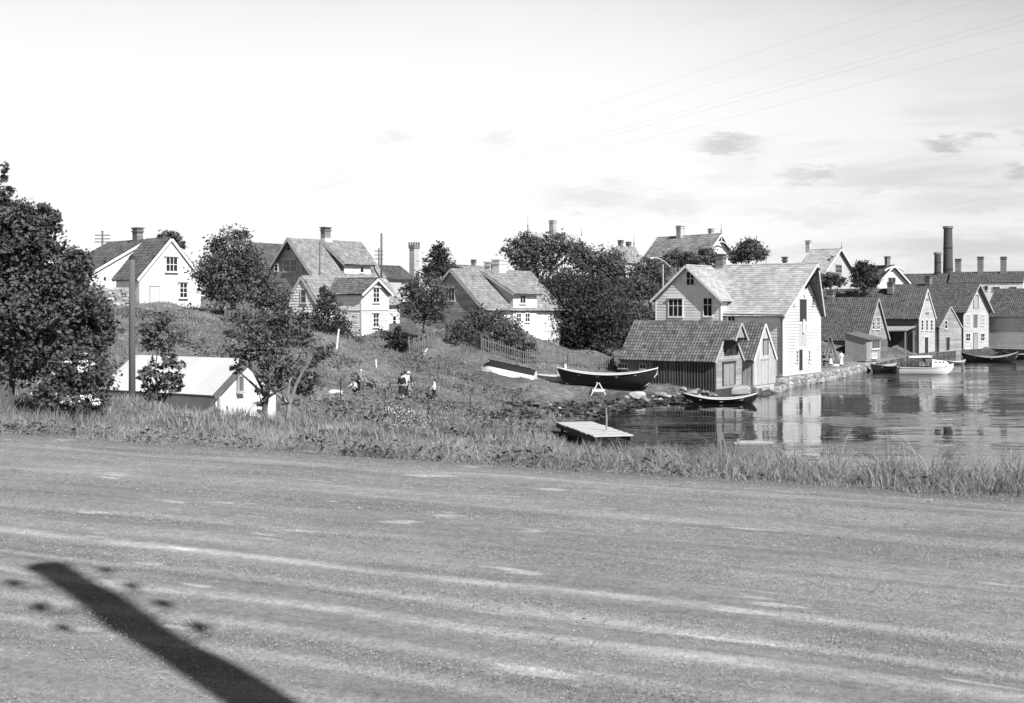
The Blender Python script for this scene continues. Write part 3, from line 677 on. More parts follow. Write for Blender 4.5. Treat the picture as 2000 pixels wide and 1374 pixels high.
# gablet over the loft hoist
g0, g1 = zr - 1.4, zr
k = (g0 - ze) / (zr - ze); tb0, tb1 = k * hw, Wd - k * hw
mb = MB(); tl = MB(); sl_ = (zr - ze) / hw; dl = math.hypot(1, sl_); Z = Vector((0, 0, 1)); ub = h.at(0, 1, 0); ua = h.at(1, 0, 0)
for sg, be in ((1, tb0), (-1, tb1)):
    eu = (ub * sg + Z * sl_).normalized(); nrm = (Z - ub * sg * sl_).normalized(); E = h.at(0, be, g0); Sl = (hw * (1 - k)) * dl
    q = [E - ua * 1.15, E - ua * .1, E - ua * .1 + eu * Sl, E - ua * 1.15 + eu * Sl]
    mb.hexa([p + nrm * .02 for p in q], [p + nrm * .09 for p in q])
    roof_sheet(tl, E + nrm * .1, ua, eu, nrm, lambda v: (-1.15, -.12), Sl, 'pan', .27, .34)
    g = MB(); g.bar(E - ua * 1.17 + nrm * .02, h.at(-1.17, c, zr) + nrm * .02, .036, .2, up=nrm); g.build('bargeboard', M_GTRIM, h.rf)
mb.build('gablet', M_MIDW, h.rf); tag(tl.build('gablet_tiles', M_TILE, h.rf), kind='stuff')
mb = MB(); mb.poly([h.at(-1.0, tb0 + .15, g0 + .25), h.at(-1.0, tb1 - .15, g0 + .25), h.at(-1.0, c, zr - .1)]); mb.poly([h.at(-1.03, tb0 + .15, g0 + .25), h.at(-1.03, tb1 - .15, g0 + .25), h.at(-1.03, c, zr - .1)])
mb.build('gablet_front', M_WEATH, h.root)
mb = MB(); mb.bar(h.at(.3, c, g0 + .12), h.at(-1.3, c, g0 + .12), .14, .16); mb.bar(h.at(-.05, c - .2, g0 - 1.2), h.at(-1.0, c, g0 + .1), .1, .12); mb.build('hoist_beam', M_DARKW, h.root)
h.panel('loft_door', 's', 0, (1415, 662, 1439, 694), M_IRON, .05, frame=M_DARKW, label='dark open loft door under the gablet')  # shade of the open loft below the gablet, painted as a dark slab
BH = h

# ------------------------------------------------------------------ small pale boathouse squeezed between
h = House('boathouse', 'narrow pale boathouse with steep tiled roof between the dark boathouse and white warehouse', 'boathouse', 1471, 99, 754, TH, 'R')
Wd = h.t_at(1513); L = 6.2; ze = h.z_at(702, 0, 0); zr = h.z_at(634, 0, Wd / 2)
h.block(0, L, 0, Wd, ze, zr, M_PALEWOOD, M_TILE, og=.15, oe=.25, kind='pan', pitch=.27, course=.34, bh=.2, trim=M_TRIM, vertical=True)
h.panel('door', 's', 0, (1486, 703, 1499, 748), M_PALEWOOD, .06, planks=5, frame=M_GTRIM, fw=.12)
h.panel('loft_door', 's', 0, (1490, 664, 1498, 693), M_WEATH, .05, planks=3, frame=M_DARKW, fw=.1)

# ------------------------------------------------------------------ row of warehouses further along the quay
h = House('boathouse', 'wide dark tiled boathouse with low eaves right behind the white warehouse', 'boathouse', 1690, 146, 699, TH, 'R')
Wd = h.t_at(1733); ze = h.z_at(664, 0, 0); zr = h.z_at(584, 0, Wd / 2)
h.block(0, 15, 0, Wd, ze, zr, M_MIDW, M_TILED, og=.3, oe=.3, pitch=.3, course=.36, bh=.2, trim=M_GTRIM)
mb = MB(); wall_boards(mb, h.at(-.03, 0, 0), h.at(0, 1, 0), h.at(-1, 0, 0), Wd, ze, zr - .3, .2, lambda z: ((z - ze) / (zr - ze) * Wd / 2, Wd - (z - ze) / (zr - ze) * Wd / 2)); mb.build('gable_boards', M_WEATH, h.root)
h.window('s', -.03, (1703, 622, 1707, 643), 1, 3, hood=True); h.window('s', -.03, (1712, 622, 1717, 643), 2, 3, hood=True)
h.window('t', 0, (1664, 672, 1678, 688), 2, 1)
h.window('t', 0, (1682, 677, 1687, 688), 1, 1)
h.chimney(6, Wd / 2, zr - .3, zr + 1.0, .8, .6, M_BRICK)
# light lean-to in front of its gable
g = House('quay_shed', 'small pale lean-to shed with a wide window on posts at the quay edge', 'shed', 1692, 141, 703, TH, 'R')
a_, b_ = 2.6, g.t_at(1719)
mb = MB(); mb.hexa([g.at(0, 0, -.2), g.at(a_, 0, -.2), g.at(a_, b_, -.2), g.at(0, b_, -.2)], [g.at(0, 0, 2.4), g.at(a_, 0, 3.1), g.at(a_, b_, 3.1), g.at(0, b_, 2.4)]); wall_boards(mb, g.at(0, 0, 0), g.at(0, 1, 0), g.at(-1, 0, 0), b_, 0, 2.4, .2, vertical=True)
mb.build('wall', M_WEATH, g.root)
mb = MB(); mb.hexa([g.at(-.3, -.2, 2.35), g.at(a_, -.2, 3.12), g.at(a_, b_ + .2, 3.12), g.at(-.3, b_ + .2, 2.35)], [g.at(-.3, -.2, 2.45), g.at(a_, -.2, 3.22), g.at(a_, b_ + .2, 3.22), g.at(-.3, b_ + .2, 2.45)]); mb.build('roof', M_MIDW, g.root)
g.window('s', 0, (1702, 666, 1717, 681), 4, 1)
g.window('s', 0, (1702, 691, 1711, 699), 1, 1, glass=M_CONC)

h = House('warehouse', 'tall narrow pale warehouse with three slit windows, left of the small grey boathouse', 'warehouse', 1794, 166, 690, TH, 'R')
Wd = h.t_at(1826); ze = h.z_at(622, 0, 0); zr = h.z_at(566, 0, Wd / 2)
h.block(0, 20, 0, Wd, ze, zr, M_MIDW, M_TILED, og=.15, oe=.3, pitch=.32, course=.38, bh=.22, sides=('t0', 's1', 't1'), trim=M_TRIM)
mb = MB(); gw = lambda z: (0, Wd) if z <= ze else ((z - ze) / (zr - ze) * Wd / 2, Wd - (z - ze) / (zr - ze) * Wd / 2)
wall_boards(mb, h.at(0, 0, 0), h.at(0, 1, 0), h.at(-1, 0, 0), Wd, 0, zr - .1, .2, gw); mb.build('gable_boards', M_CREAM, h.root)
for x in (1800.5, 1809.5, 1818.5): h.window('s', 0, (x - 1.8, 626, x + 1.8, 645), 1, 3, fw=.1)
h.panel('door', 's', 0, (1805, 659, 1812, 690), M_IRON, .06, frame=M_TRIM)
for y in (586, 613): h.panel('hatch', 's', 0, (1807, y - 2, 1814, y + 1), M_MIDW, .06, frame=None)
h.chimney(5.0, Wd / 2 - .6, zr - .6, zr + 1.0, .8, .8); h.chimney(9.0, Wd / 2 + .9, zr - .9, zr + 2.0, .5, .5)
# dark open shelter against its side
g = House('boat_shelter', 'dark open boat shelter with thin flat roof beside the tall narrow warehouse', 'shelter', 1768, 160, 693, TH, 'R')
a_ = 7; b_ = 4.0
mb = MB(); mb.hexa([g.at(-.2, -.2, 3.2), g.at(a_, -.2, 3.0), g.at(a_, b_, 3.6), g.at(-.2, b_, 3.7)], [g.at(-.2, -.2, 3.32), g.at(a_, -.2, 3.12), g.at(a_, b_, 3.72), g.at(-.2, b_, 3.82)]); mb.build('roof', M_WEATH, g.root)
for a, b in ((0, 0), (3.4, 0), (6.8, 0), (0, 3.6)):
    mb = MB(); mb.bar(g.at(a, b, -.6), g.at(a, b, 3.2), .16); mb.build('post', M_WEATH, g.root)
mb = MB(); wall_boards(mb, g.at(a_, 0, 0), g.at(0, 1, 0), g.at(-1, 0, 0), b_, -.5, 3.0, .2, vertical=True); wall_boards(mb, g.at(0, b_ - .2, 0), g.at(1, 0, 0), g.at(0, -1, 0), a_, -.5, 3.4, .2, vertical=True); mb.build('back_wall', M_DARKW, g.root)

h = House('boathouse', 'small grey boathouse with one dark door between two taller pale warehouses', 'boathouse', 1834, 174, 688, 46, 'R')
Wd = h.t_at(1877); ze = h.z_at(640, 0, 0); zr = h.z_at(600, 0, Wd / 2)
h.block(0, 12, 0, Wd, ze, zr, M_WEATH, M_TILED, og=.15, oe=.2, pitch=.32, course=.38, bh=.22, trim=M_GTRIM)
h.panel('door', 's', 0, (1847, 659, 1854, 684), M_IRON, .06, frame=M_GTRIM); h.window('s', 0, (1845, 627, 1849, 642), 1, 2)

h = House('warehouse', 'tall white warehouse with shuttered windows at the far right of the quay row', 'warehouse', 1881, 184, 683, 43, 'R')
Wd = h.t_at(1931); ze = h.z_at(608, 0, 0); zr = h.z_at(556, 0, Wd / 2)
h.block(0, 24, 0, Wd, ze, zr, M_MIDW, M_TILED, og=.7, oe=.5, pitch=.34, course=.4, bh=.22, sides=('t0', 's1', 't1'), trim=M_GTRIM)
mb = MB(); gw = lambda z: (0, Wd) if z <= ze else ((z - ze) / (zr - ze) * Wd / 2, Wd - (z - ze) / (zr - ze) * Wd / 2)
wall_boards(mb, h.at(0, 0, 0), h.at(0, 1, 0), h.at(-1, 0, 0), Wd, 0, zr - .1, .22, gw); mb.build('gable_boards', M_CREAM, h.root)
for x0, x1 in ((1886, 1894), (1915, 1922)):
    h.window('s', 0, (x0, 615, x1, 636), 2, 3, glass=M_GREYW); h.window('s', 0, (x0, 652, x1, 666), 2, 2)
h.panel('loft_door', 's', 0, (1901, 578, 1910, 604), M_GREYW, .06, planks=3, frame=M_MIDW)
h.panel('hoist_door', 's', 0, (1901, 615, 1908, 640), M_MIDW, .06, frame=M_GTRIM); h.panel('door', 's', 0, (1901, 652, 1908, 681), M_GREYW, .06, frame=M_MIDW)
h.chimney(8, Wd / 2, zr - .3, zr + 1.4, .8, .8)

h = House('warehouse', 'long low grey boarded warehouse with dark tiled roof at the right edge of the picture', 'warehouse', 2110, 182, 688, 46, 'R')
Wd = 9; L = h.s_at(1926); ze = h.z_at(617, L * .5, 0); zr = ze + 4.2
h.block(0, L, 0, Wd, ze, zr, M_CONC, M_TILED, og=.3, oe=.45, pitch=.34, course=.4, bh=.22, trim=M_GTRIM)

# ------------------------------------------------------------------ factory behind the quay
def chimney_stack(name, label, px, D, pyt, pyb, r0, r1, m, bands=3, group=None):
    b = P(px, pyb, D); b.z = gz(b.x, b.y) if pyb is None else b.z; t = P(px, pyt, D); H = t.z - b.z
    o = thing(name, label, 'chimney', b, 0, group); mb = MB()
    prof = []; n = 26
    for i in range(n + 1):
        z = H * i / n; r_ = r0 + (r1 - r0) * i / n
        prof.append((r_, z))
    mb.lathe(prof, n=18); mb.build('shaft', m, o, smooth=False)
    mb = MB(); mb.lathe([(r1 * 1.0, H - .5), (r1 * 1.22, H - .35), (r1 * 1.25, H + .05), (r1 * .8, H + .06)], n=18); mb.build('crown', M_BRICK, o)
    for k in range(bands):
        mb = MB(); z = H * (k + 1) / (bands + 1); r_ = r0 + (r1 - r0) * z / H; mb.lathe([(r_ * 1.0, z - .15), (r_ * 1.06, z - .1), (r_ * 1.06, z + .1), (r_, z + .15)], n=18); mb.build('iron_band', M_IRON, o)
    return o
chimney_stack('factory_chimney', 'tall dark round factory chimney, the highest thing above the quay row', 1851.5, 228, 443, 610, 1.05, .78, M_SOOT)
chimney_stack('factory_chimney', 'shorter battered factory chimney just left of the tallest one', 1831.5, 226, 494, 610, .7, .6, M_SOOT, 5)
h = House('factory', 'factory with white walls, dark roof and three small brick chimneys behind the quay', 'factory', 1998, 215, 640, 62, 'R')
h = h
L = h.s_at(1920); ze = h.z_at(553, L / 2, 0); zr = ze + 2.0
h.block(0, L + 6, 0, 7, ze, zr, M_WHITE, M_TILED, og=.1, oe=.1, kind='pan', pitch=.4, course=.45, boards=False, z0=-6, trim=M_GTRIM)
for x in (1946, 1979): h.window('t', 0, (x - 6, 561, x + 6, 567), 3, 1, m=M_GTRIM)
h.window('t', 0, (1923, 559, 1929, 567), 1, 1, m=M_GTRIM)
for x, y in ((1960, 503), (1915, 503)):
    a = h.s_at(x, 3.5); h.chimney(a, 3.5, zr - .8, h.z_at(y, a, 3.5), 1.0, 1.0)
w0 = h.s_at(1905)
h.block(w0, w0 + 14, .6, 8, ze - .2, zr - .2, M_WHITE, M_TILED, og=.2, oe=.15, kind='pan', pitch=.4, course=.45, boards=False, z0=-6, trim=M_TRIM)
a = h.s_at(1871, 4); h.chimney(a, 4.3, zr - 1.2, h.z_at(507, a, 4.3), 1.0, 1.0)

# ------------------------------------------------------------------ hillside houses on the left
# white house with its gable to the camera
h = House('house', 'whitewashed house on the hill whose white gable shows two windows', 'house', 272, 95, 597, 47, 'R')
L = h.s_at(226); Wd = h.t_at(393); ze = h.z_at(543, 0, 0); zr = h.z_at(468, 0, Wd / 2)
h.block(0, L, 0, Wd, ze, zr, M_PLASTER, M_TILED, og=.12, oe=.3, pitch=.27, course=.35, bh=.17, trim=M_TRIM, boards=False)
h.window('s', 0, (324, 504, 345, 530), 3, 2, hood=True, m=M_TRIM); h.window('s', 0, (351, 554, 364, 581), 2, 3, hood=True)
h.panel('hatch', 's', 0, (293, 560, 310, 594), M_PLASTER, .05, frame=M_GTRIM, fw=.05)
h = House('house', 'bigger white house with dark tiled roof and brick chimney behind the whitewashed one', 'house', 173, 103, 590, 47, 'R')
Wd = h.t_at(388); ze = h.z_at(537, 0, 0); zr = h.z_at(472, 0, Wd / 2)
L = 6.5
h.block(0, L, 0, Wd, ze, zr, M_PLASTER, M_TILED, og=.15, oe=.4, pitch=.3, course=.36, trim=M_TRIM, boards=False)
a = h.s_at(268, Wd / 2); h.chimney(1.4, Wd / 2, zr - .4, zr + 1.2, .85, .6, M_BRICK, pots=0)
h.block(1.2, L, -2.6, 1.0, ze - 1.1, ze + .8, M_PLASTER, M_TILED, og=.1, oe=.2, pitch=.3, course=.36, trim=M_TRIM, boards=False)

# large grey house
h = House('house', 'large grey two-storey house with broad tiled roof and a triple window in its gable', 'house', 613, 120, 612, 40, 'L')
L = h.s_at(742); Wd = h.t_at(526); ze = h.z_at(536, 0, 0); zr = h.z_at(469, 0, Wd / 2)
h.block(0, L, 0, Wd, ze, zr, M_WEATH, M_TILEL, og=.55, oe=.45, pitch=.28, course=.36, bh=.18, trim=M_CREAM)
h.window('s', 0, (555, 508, 567, 530), 2, 2, hood=True, m=M_CREAM); h.window('s', 0, (570, 508, 580, 530), 2, 2, hood=True, m=M_CREAM)
h.window('s', 0, (537, 517, 543, 529), 1, 2, m=M_CREAM); h.window('s', 0, (592, 517, 598, 529), 1, 2, m=M_GREYW); h.window('s', 0, (562, 477, 568, 489), 1, 2, m=M_GREYW)
a = h.s_at(636, Wd / 2); RF = h.rf
h.chimney(a, Wd / 2, zr - .5, zr + 1.45, .8, .7, M_BRICK, pots=0); h.chimney(a + .05, Wd / 2, zr - .6, zr + .35, 1.0, .9, M_PLASTER, cap=False)
# shed dormer
def shed_dormer(h, sa, sb, ze, zr, hw, zt, wallm, roofm, frontm, tin=0.25, fwd=0.0, z_low=None):
    """wide dormer under a flatter lean-to roof from the ridge to the wall plane"""
    sl_ = (zr - ze) / hw; zl = z_low if z_low is not None else ze; t0 = -fwd
    mb = MB()
    for a, o in ((sa, -.0), (sb, .0)):
        q = [h.at(a, t0 + .02, zl), h.at(a, hw - tin, zr - tin * sl_ - .2), h.at(a, hw - tin, zr - .12), h.at(a, t0 + .02, zt)]
        e = .06 if a == sa else -.06
        mb.hexa(q, [Vector(p) + h.at(e, 0, 0) for p in q])
    mb.build('dormer_cheek', wallm, h.root)
    mb = MB(); mb.box(*[min(x) for x in zip(h.at(sa, t0, zl), h.at(sb, t0 + .08, zt))], *[max(x) for x in zip(h.at(sa, t0, zl), h.at(sb, t0 + .08, zt))])
    wall_boards(mb, h.at(sa, t0, 0), h.at(1, 0, 0), h.at(0, -1, 0), sb - sa, zl, zt, .17); mb.build('dormer_front', frontm, h.root)
    E = h.at(0, t0 - .35, zt - .05 - .35 * (zr - zt) / hw); T = h.at(0, hw - .05, zr + .02); eu = (T - E).normalized(); Sl = (T - E).length; ua = h.at(1, 0, 0); nrm = eu.cross(ua); nrm = nrm if nrm.z > 0 else -nrm
    mb = MB(); q = [E + ua * (sa - .3), E + ua * (sb + .3), T + ua * (sb + .3), T + ua * (sa - .3)]; mb.hexa(q, [p + nrm * .12 for p in q]); d = mb.build('dormer_roof', M_MIDW, h.root)
    tl = MB(); roof_sheet(tl, E + nrm * .12, ua, eu, nrm, lambda v: (sa - .3, sb + .3), Sl, 'pan', .28, .36); tag(tl.build('roof_tiles', roofm, d), kind='stuff')
    for a in (sa - .32, sb + .32):
        g = MB(); g.bar(E + ua * a + nrm * .06, T + ua * a + nrm * .06, .036, .2, up=nrm); g.build('bargeboard', M_CREAM, d)
s0_, s1_ = h.s_at(672), h.s_at(724)
shed_dormer(h, s0_, s1_, ze, zr, Wd / 2, h.z_at(515, (s0_ + s1_) / 2, 0), M_MIDW, M_TILEL, M_WHITE)
h.window('t', 0, (703, 522, 709, 532), 1, 1)
# its neighbour roof on the left
g = House('house', 'dark roofed house half hidden behind the round tree and the large grey house', 'house', 530, 131, 610, 40, 'L')
ze2 = g.z_at(532, 0, 0); zr2 = ze2 + 3.2
g.block(0, 6, 0, 6.5, ze2, zr2, M_WEATH, M_TILED, og=.3, oe=.3, pitch=.3, course=.38, trim=M_GTRIM)
a = g.s_at(519, 3.2); g.chimney(.8, 4.6, zr2 - 1.4, g.z_at(478, .8, 4.6), .6, .6, M_BRICK)

# front house with the tall white wing
h = House('house', 'house with striped weatherboard gable and a tall narrow white two-storey wing', 'house', 619, 100, 640, 30, 'L')
L = h.s_at(779); Wd = h.t_at(561); ze = h.z_at(592, 0, 0); zr = h.z_at(543, 0, Wd / 2)
h.block(0, L, 0, Wd, ze, zr, M_WHITE, M_TILEL, og=.14, oe=.35, pitch=.27, course=.35, bh=.25, proud=(.05, .045), trim=M_CREAM, z0=-3, zb=-1.6)
h.window('s', 0, (589, 567, 598, 591), 1, 2, m=M_CREAM); h.window('s', 0, (590, 613, 604, 640), 2, 2, m=M_CREAM, hood=True)
sa = h.s_at(653); o_ = h.world(sa, 0); k = (706 - CX) / F
dep = (k * o_.y - o_.x) / (-h.v.x + k * h.v.y); wb = h.s_at(758, -dep); wze = h.z_at(573, sa, -dep); wzr = h.z_at(547, (sa + wb) / 2, -dep)
base = h.z_at(676, sa, -dep)
h.block(sa, wb, -dep, Wd / 2, wze, wzr, M_WHITE, M_TILE, ax='t', og=.35, oe=.4, pitch=.27, course=.35, bh=.19, z0=base - .8, zb=base + .85, sides=('s0', 't0', 's1'))
for zz in (h.z_at(608, sa, -dep), h.z_at(660, sa, -dep)):
    mb = MB(); mb.box(*[min(x) for x in zip(h.at(sa - .05, -dep - .06, zz), h.at(wb + .05, -dep, zz + .1))], *[max(x) for x in zip(h.at(sa - .05, -dep - .06, zz), h.at(wb + .05, -dep, zz + .1))])
    p, q = h.at(sa - .06, -dep, zz), h.at(sa, 0, zz + .1); mb.box(min(p.x, q.x), min(p.y, q.y), zz, max(p.x, q.x), max(p.y, q.y), zz + .1)
    mb.build('belt_board', M_GREYW, h.root)
h.window('t', -dep, (728, 564, 739, 590), 2, 3, hood=True); h.window('t', -dep, (728, 614, 738, 638), 2, 3, hood=True); h.window('t', -dep, (728, 661, 738, 665), 2, 1, sill=False, fw=.05)
h.window('t', 0, (766, 618, 772, 636), 1, 2)
# house with the white facade
h = House('house', 'tiled house with a white facade and white chimney behind the flowering bushes', 'house', 945, 105, 655, 40, 'L')
L = h.s_at(1094); Wd = h.t_at(822); ze = h.z_at(604, 0, 0); zr = h.z_at(529, 0, Wd / 2)
h.block(0, L, 0, Wd, ze, zr, M_WEATH, M_TILEL, og=.25, oe=.4, pitch=.27, course=.35, bh=.18, trim=M_GTRIM, z0=-3, zb=-.6, sides=('s0', 's1', 't1'))
mb = MB(); wall_boards(mb, h.at(0, 0, 0), h.at(1, 0, 0), h.at(0, -1, 0), L, -.6, ze, .18); mb.build('front_boards', M_WHITE, h.root)
h.window('s', 0, (872, 564, 888, 587), 3, 1, hood=True, m=M_GTRIM)
s0_, s1_ = h.s_at(1000), h.s_at(1046)
shed_dormer(h, s0_, s1_, ze, zr, Wd / 2, h.z_at(573, (s0_ + s1_) / 2, 0), M_CREAM, M_TILEL, M_WHITE, fwd=.12, z_low=-.6)
h.window('t', -.12, (1015, 578, 1025, 592), 2, 1); h.window('t', -.12, (1008, 613, 1016, 628), 2, 2); h.window('t', -.12, (1025, 613, 1033, 628), 2, 2)
h.window('t', 0, (954, 617, 963, 634), 2, 2, m=M_GTRIM); h.window('t', 0, (970, 617, 979, 634), 2, 2, m=M_GTRIM)
a = h.s_at(977, Wd / 2 - .3); h.chimney(a, Wd / 2 - .2, zr - .8, zr + 1.1, 1.05, .9, M_PLASTER)
h.chimney(a - .2, Wd / 2 + .8, zr - .8, zr + .9, .8, .7, M_PLASTER)

# ------------------------------------------------------------------ white shed below the road on the left
h = House('shed', 'low white shed with bright sheet roof just below the road bank', 'shed', 421, 40, 845, 58, 'R')
L = h.s_at(203); Wd = h.t_at(540); ze = h.z_at(772, 0, 0); zr = h.z_at(706, 0, Wd / 2)
h.block(0, L, 0, Wd, ze, zr, M_PLASTER, M_ZINC, og=.06, oe=.15, kind='slate', pitch=1.1, course=9, boards=False, trim=M_MIDW, z0=-1.5, ridge=False)
h.window('s', 0, (463.5, 736, 471.5, 764), 1, 1, m=M_GTRIM, fw=.04, glass=M_MIDW)
mb = MB(); mb.bar(h.at(-.04, .12, -1), h.at(-.04, .12, ze - .02), .07); mb.build('drainpipe', M_GTRIM, h.root)

# ------------------------------------------------------------------ houses in the background
h = House('house', 'dark hip roofed house with a tall crowned chimney behind the small orchard tree', 'house', 752, 138, 570, 40, 'L')
L = h.s_at(806); ze = h.z_at(545, 0, 0); zr = ze + 1.5
h.block(0, L, 0, 5, ze, zr, M_CREAM, M_TILED, og=.3, oe=.3, pitch=.3, course=.4, boards=False, trim=M_GTRIM)
a = h.s_at(809, 2.5); zt = h.z_at(486, a, 2.5)
h.chimney(a, 2.5, ze - 1.5, zt, .85, .85, M_CREAM, cap=False)
mb = MB(); c = h.at(a, 2.5, 0); mb.box(c.x - .5, c.y - .5, zt + .002, c.x + .5, c.y + .5, zt + .42)
for dx in (-.42, 0, .42):
    for dy in (-.42, .42): mb.box(c.x + dx - .09, c.y + dy - .09, zt + .42, c.x + dx + .09, c.y + dy + .09, zt + .78)
tag(mb.build('chimney_crown', M_BRICK, h.rf))
h = House('house', 'far pale roof with a small pot chimney between the conifer and the white chimney', 'house', 893, 172, 560, 30, 'L')
L = h.s_at(985); ze = h.z_at(535, 0, 0); zr = ze + 1.3
h.block(0, L, 0, 5, ze, zr, M_CREAM, M_TILEL, og=.2, oe=.2, pitch=.4, course=.5, boards=False, trim=M_TRIM); a = h.s_at(925, 2.5)
h.chimney(a, 2.5, zr - .3, h.z_at(509, a, 2.5), .55, .55, M_BRICK)
def spire(h, a, b, z0, z1, name='finial'):
    mb = MB(); c = h.at(a, b, 0); mb.lathe([(.09, z0), (.07, z0 + (z1 - z0) * .3), (.12, z0 + (z1 - z0) * .36), (.04, z0 + (z1 - z0) * .45), (.02, z1)], (c.x, c.y, 0), 6); mb.build(name, M_MIDW, h.rf)
h = House('house', 'pale slate roofed villa with thin spires rising behind the big dark trees', 'villa', 1046, 200, 560, 42, 'L')
L = h.s_at(1148); Wd = h.t_at(1022); ze = h.z_at(478, 0, 0); zr = h.z_at(455, 0, Wd / 2)
h.block(0, L, 0, Wd, ze, zr, M_WHITE, M_SLATE, og=.5, oe=.5, kind='slate', pitch=.6, course=.45, boards=False, trim=M_TRIM)
a = h.s_at(1080, Wd / 2); h.chimney(a, Wd / 2, zr - .5, h.z_at(432, a, Wd / 2), .95, .95, M_CONC)
spire(h, -.4, Wd / 2, zr, zr + 3.2); spire(h, L, Wd / 2, zr, zr + 1.6)
h = House('house', 'small white house with two chimneys seen in a gap above the trees', 'house', 1222, 185, 560, 40, 'L')
L = h.s_at(1254); Wd = h.t_at(1190); ze = h.z_at(512, 0, 0); zr = h.z_at(483, 0, Wd / 2)
h.block(0, L, 0, Wd, ze, zr, M_WHITE, M_TILEL, og=.2, oe=.3, pitch=.4, course=.5, boards=False, trim=M_TRIM)
for x, y in ((1204, 471), (1220, 473)): a = .9; h.chimney(a if x < 1210 else a + 2.2, Wd / 2, zr - .4, h.z_at(y, a, Wd / 2), .6, .6, M_BRICK)
spire(h, L, Wd / 2, zr, zr + 2.2); h.window('t', 0, (1240, 517, 1246, 526), 2, 2)
h = House('house', 'big villa with a dark slate hip roof and carved white gable above the warehouse', 'villa', 1374, 170, 560, 40, 'R')
L = h.s_at(1262); Wd = h.t_at(1430); ze = h.z_at(500, 0, 0); zr = h.z_at(459, 0, Wd / 2)
h.block(0, L, 0, Wd, ze, zr, M_WHITE, M_TILEL, og=.7, oe=.5, kind='slate', pitch=.6, course=.42, boards=False, trim=M_TRIM)
h.window('s', 0, (1386, 476, 1393, 489), 1, 2, m=M_GREYW)
a = h.s_at(1329, Wd / 2); h.chimney(a, Wd / 2, zr - .4, h.z_at(443, a, Wd / 2), .9, .9, M_CONC); h.chimney(1.8, Wd / 2 + .6, zr - .8, zr + .9, .6, .6, M_CONC)
spire(h, -.6, Wd / 2, zr, zr + 1.6)
mb = MB(); cc = Wd / 2     # carved gable braces
mb.tube([h.at(-.65, cc - 1.9, zr - 1.9), h.at(-.65, cc - .9, zr - 1.2), h.at(-.65, cc, zr - 1.0), h.at(-.65, cc + .9, zr - 1.2), h.at(-.65, cc + 1.9, zr - 1.9)], .09, 6); mb.bar(h.at(-.65, cc, zr - 1.1), h.at(-.65, cc, zr), .12); mb.build('gable_brace', M_TRIM, h.root)
h = House('house', 'grey slate roofed house with ornate gable to the right of the warehouse ridge', 'house', 1606, 178, 580, 50, 'R')
L = h.s_at(1556); Wd = h.t_at(1668); ze = h.z_at(535, 0, 0); zr = h.z_at(488, 0, Wd / 2)
h.block(0, L, 0, Wd, ze, zr, M_CREAM, M_SLATE, og=.5, oe=.4, kind='slate', pitch=.6, course=.42, boards=False, trim=M_TRIM)
h.window('s', 0, (1632, 518, 1643, 533), 2, 2, m=M_GTRIM); h.window('s', 0, (1622, 500, 1627, 512), 1, 2, m=M_GTRIM)
h.chimney(5, Wd / 2, zr - .3, zr + 1.5, .7, .7, M_CONC); spire(h, -.5, Wd / 2, zr, zr + 1.2)
h = House('house', 'small white house with a scalloped gable and brick chimney behind the quay roofs', 'house', 1713, 196, 590, 22, 'R')
L = 8; Wd = h.t_at(1772); ze = h.z_at(552, 0, 0); zr = h.z_at(520, 0, Wd / 2)
h.block(0, L, 0, Wd, ze, zr, M_WHITE, M_TILED, og=.6, oe=.3, pitch=.4, course=.45, boards=False, trim=M_TRIM)
h.window('s', 0, (1735, 543, 1748, 552), 2, 1, m=M_GTRIM)
h.chimney(1.2, Wd / 2, zr - .2, h.z_at(502, 0, Wd / 2), .65, .65, M_BRICK)
h.block(3, 8, -4, 1, ze - .3, zr - .6, M_GREYW, M_TILED, ax='t', og=.3, oe=.3, pitch=.4, course=.45, boards=False, trim=M_GTRIM)
mb = MB(); cc = Wd / 2; mb.tube([h.at(-.58, cc + x, zr - .25 - .16 * x * x + .12 * abs(math.sin(x * 3))) for x in (-2.0, -1.5, -1, -.5, 0, .5, 1, 1.5, 2.0)], .14, 6); mb.build('gable_scallops', M_TRIM, h.root)

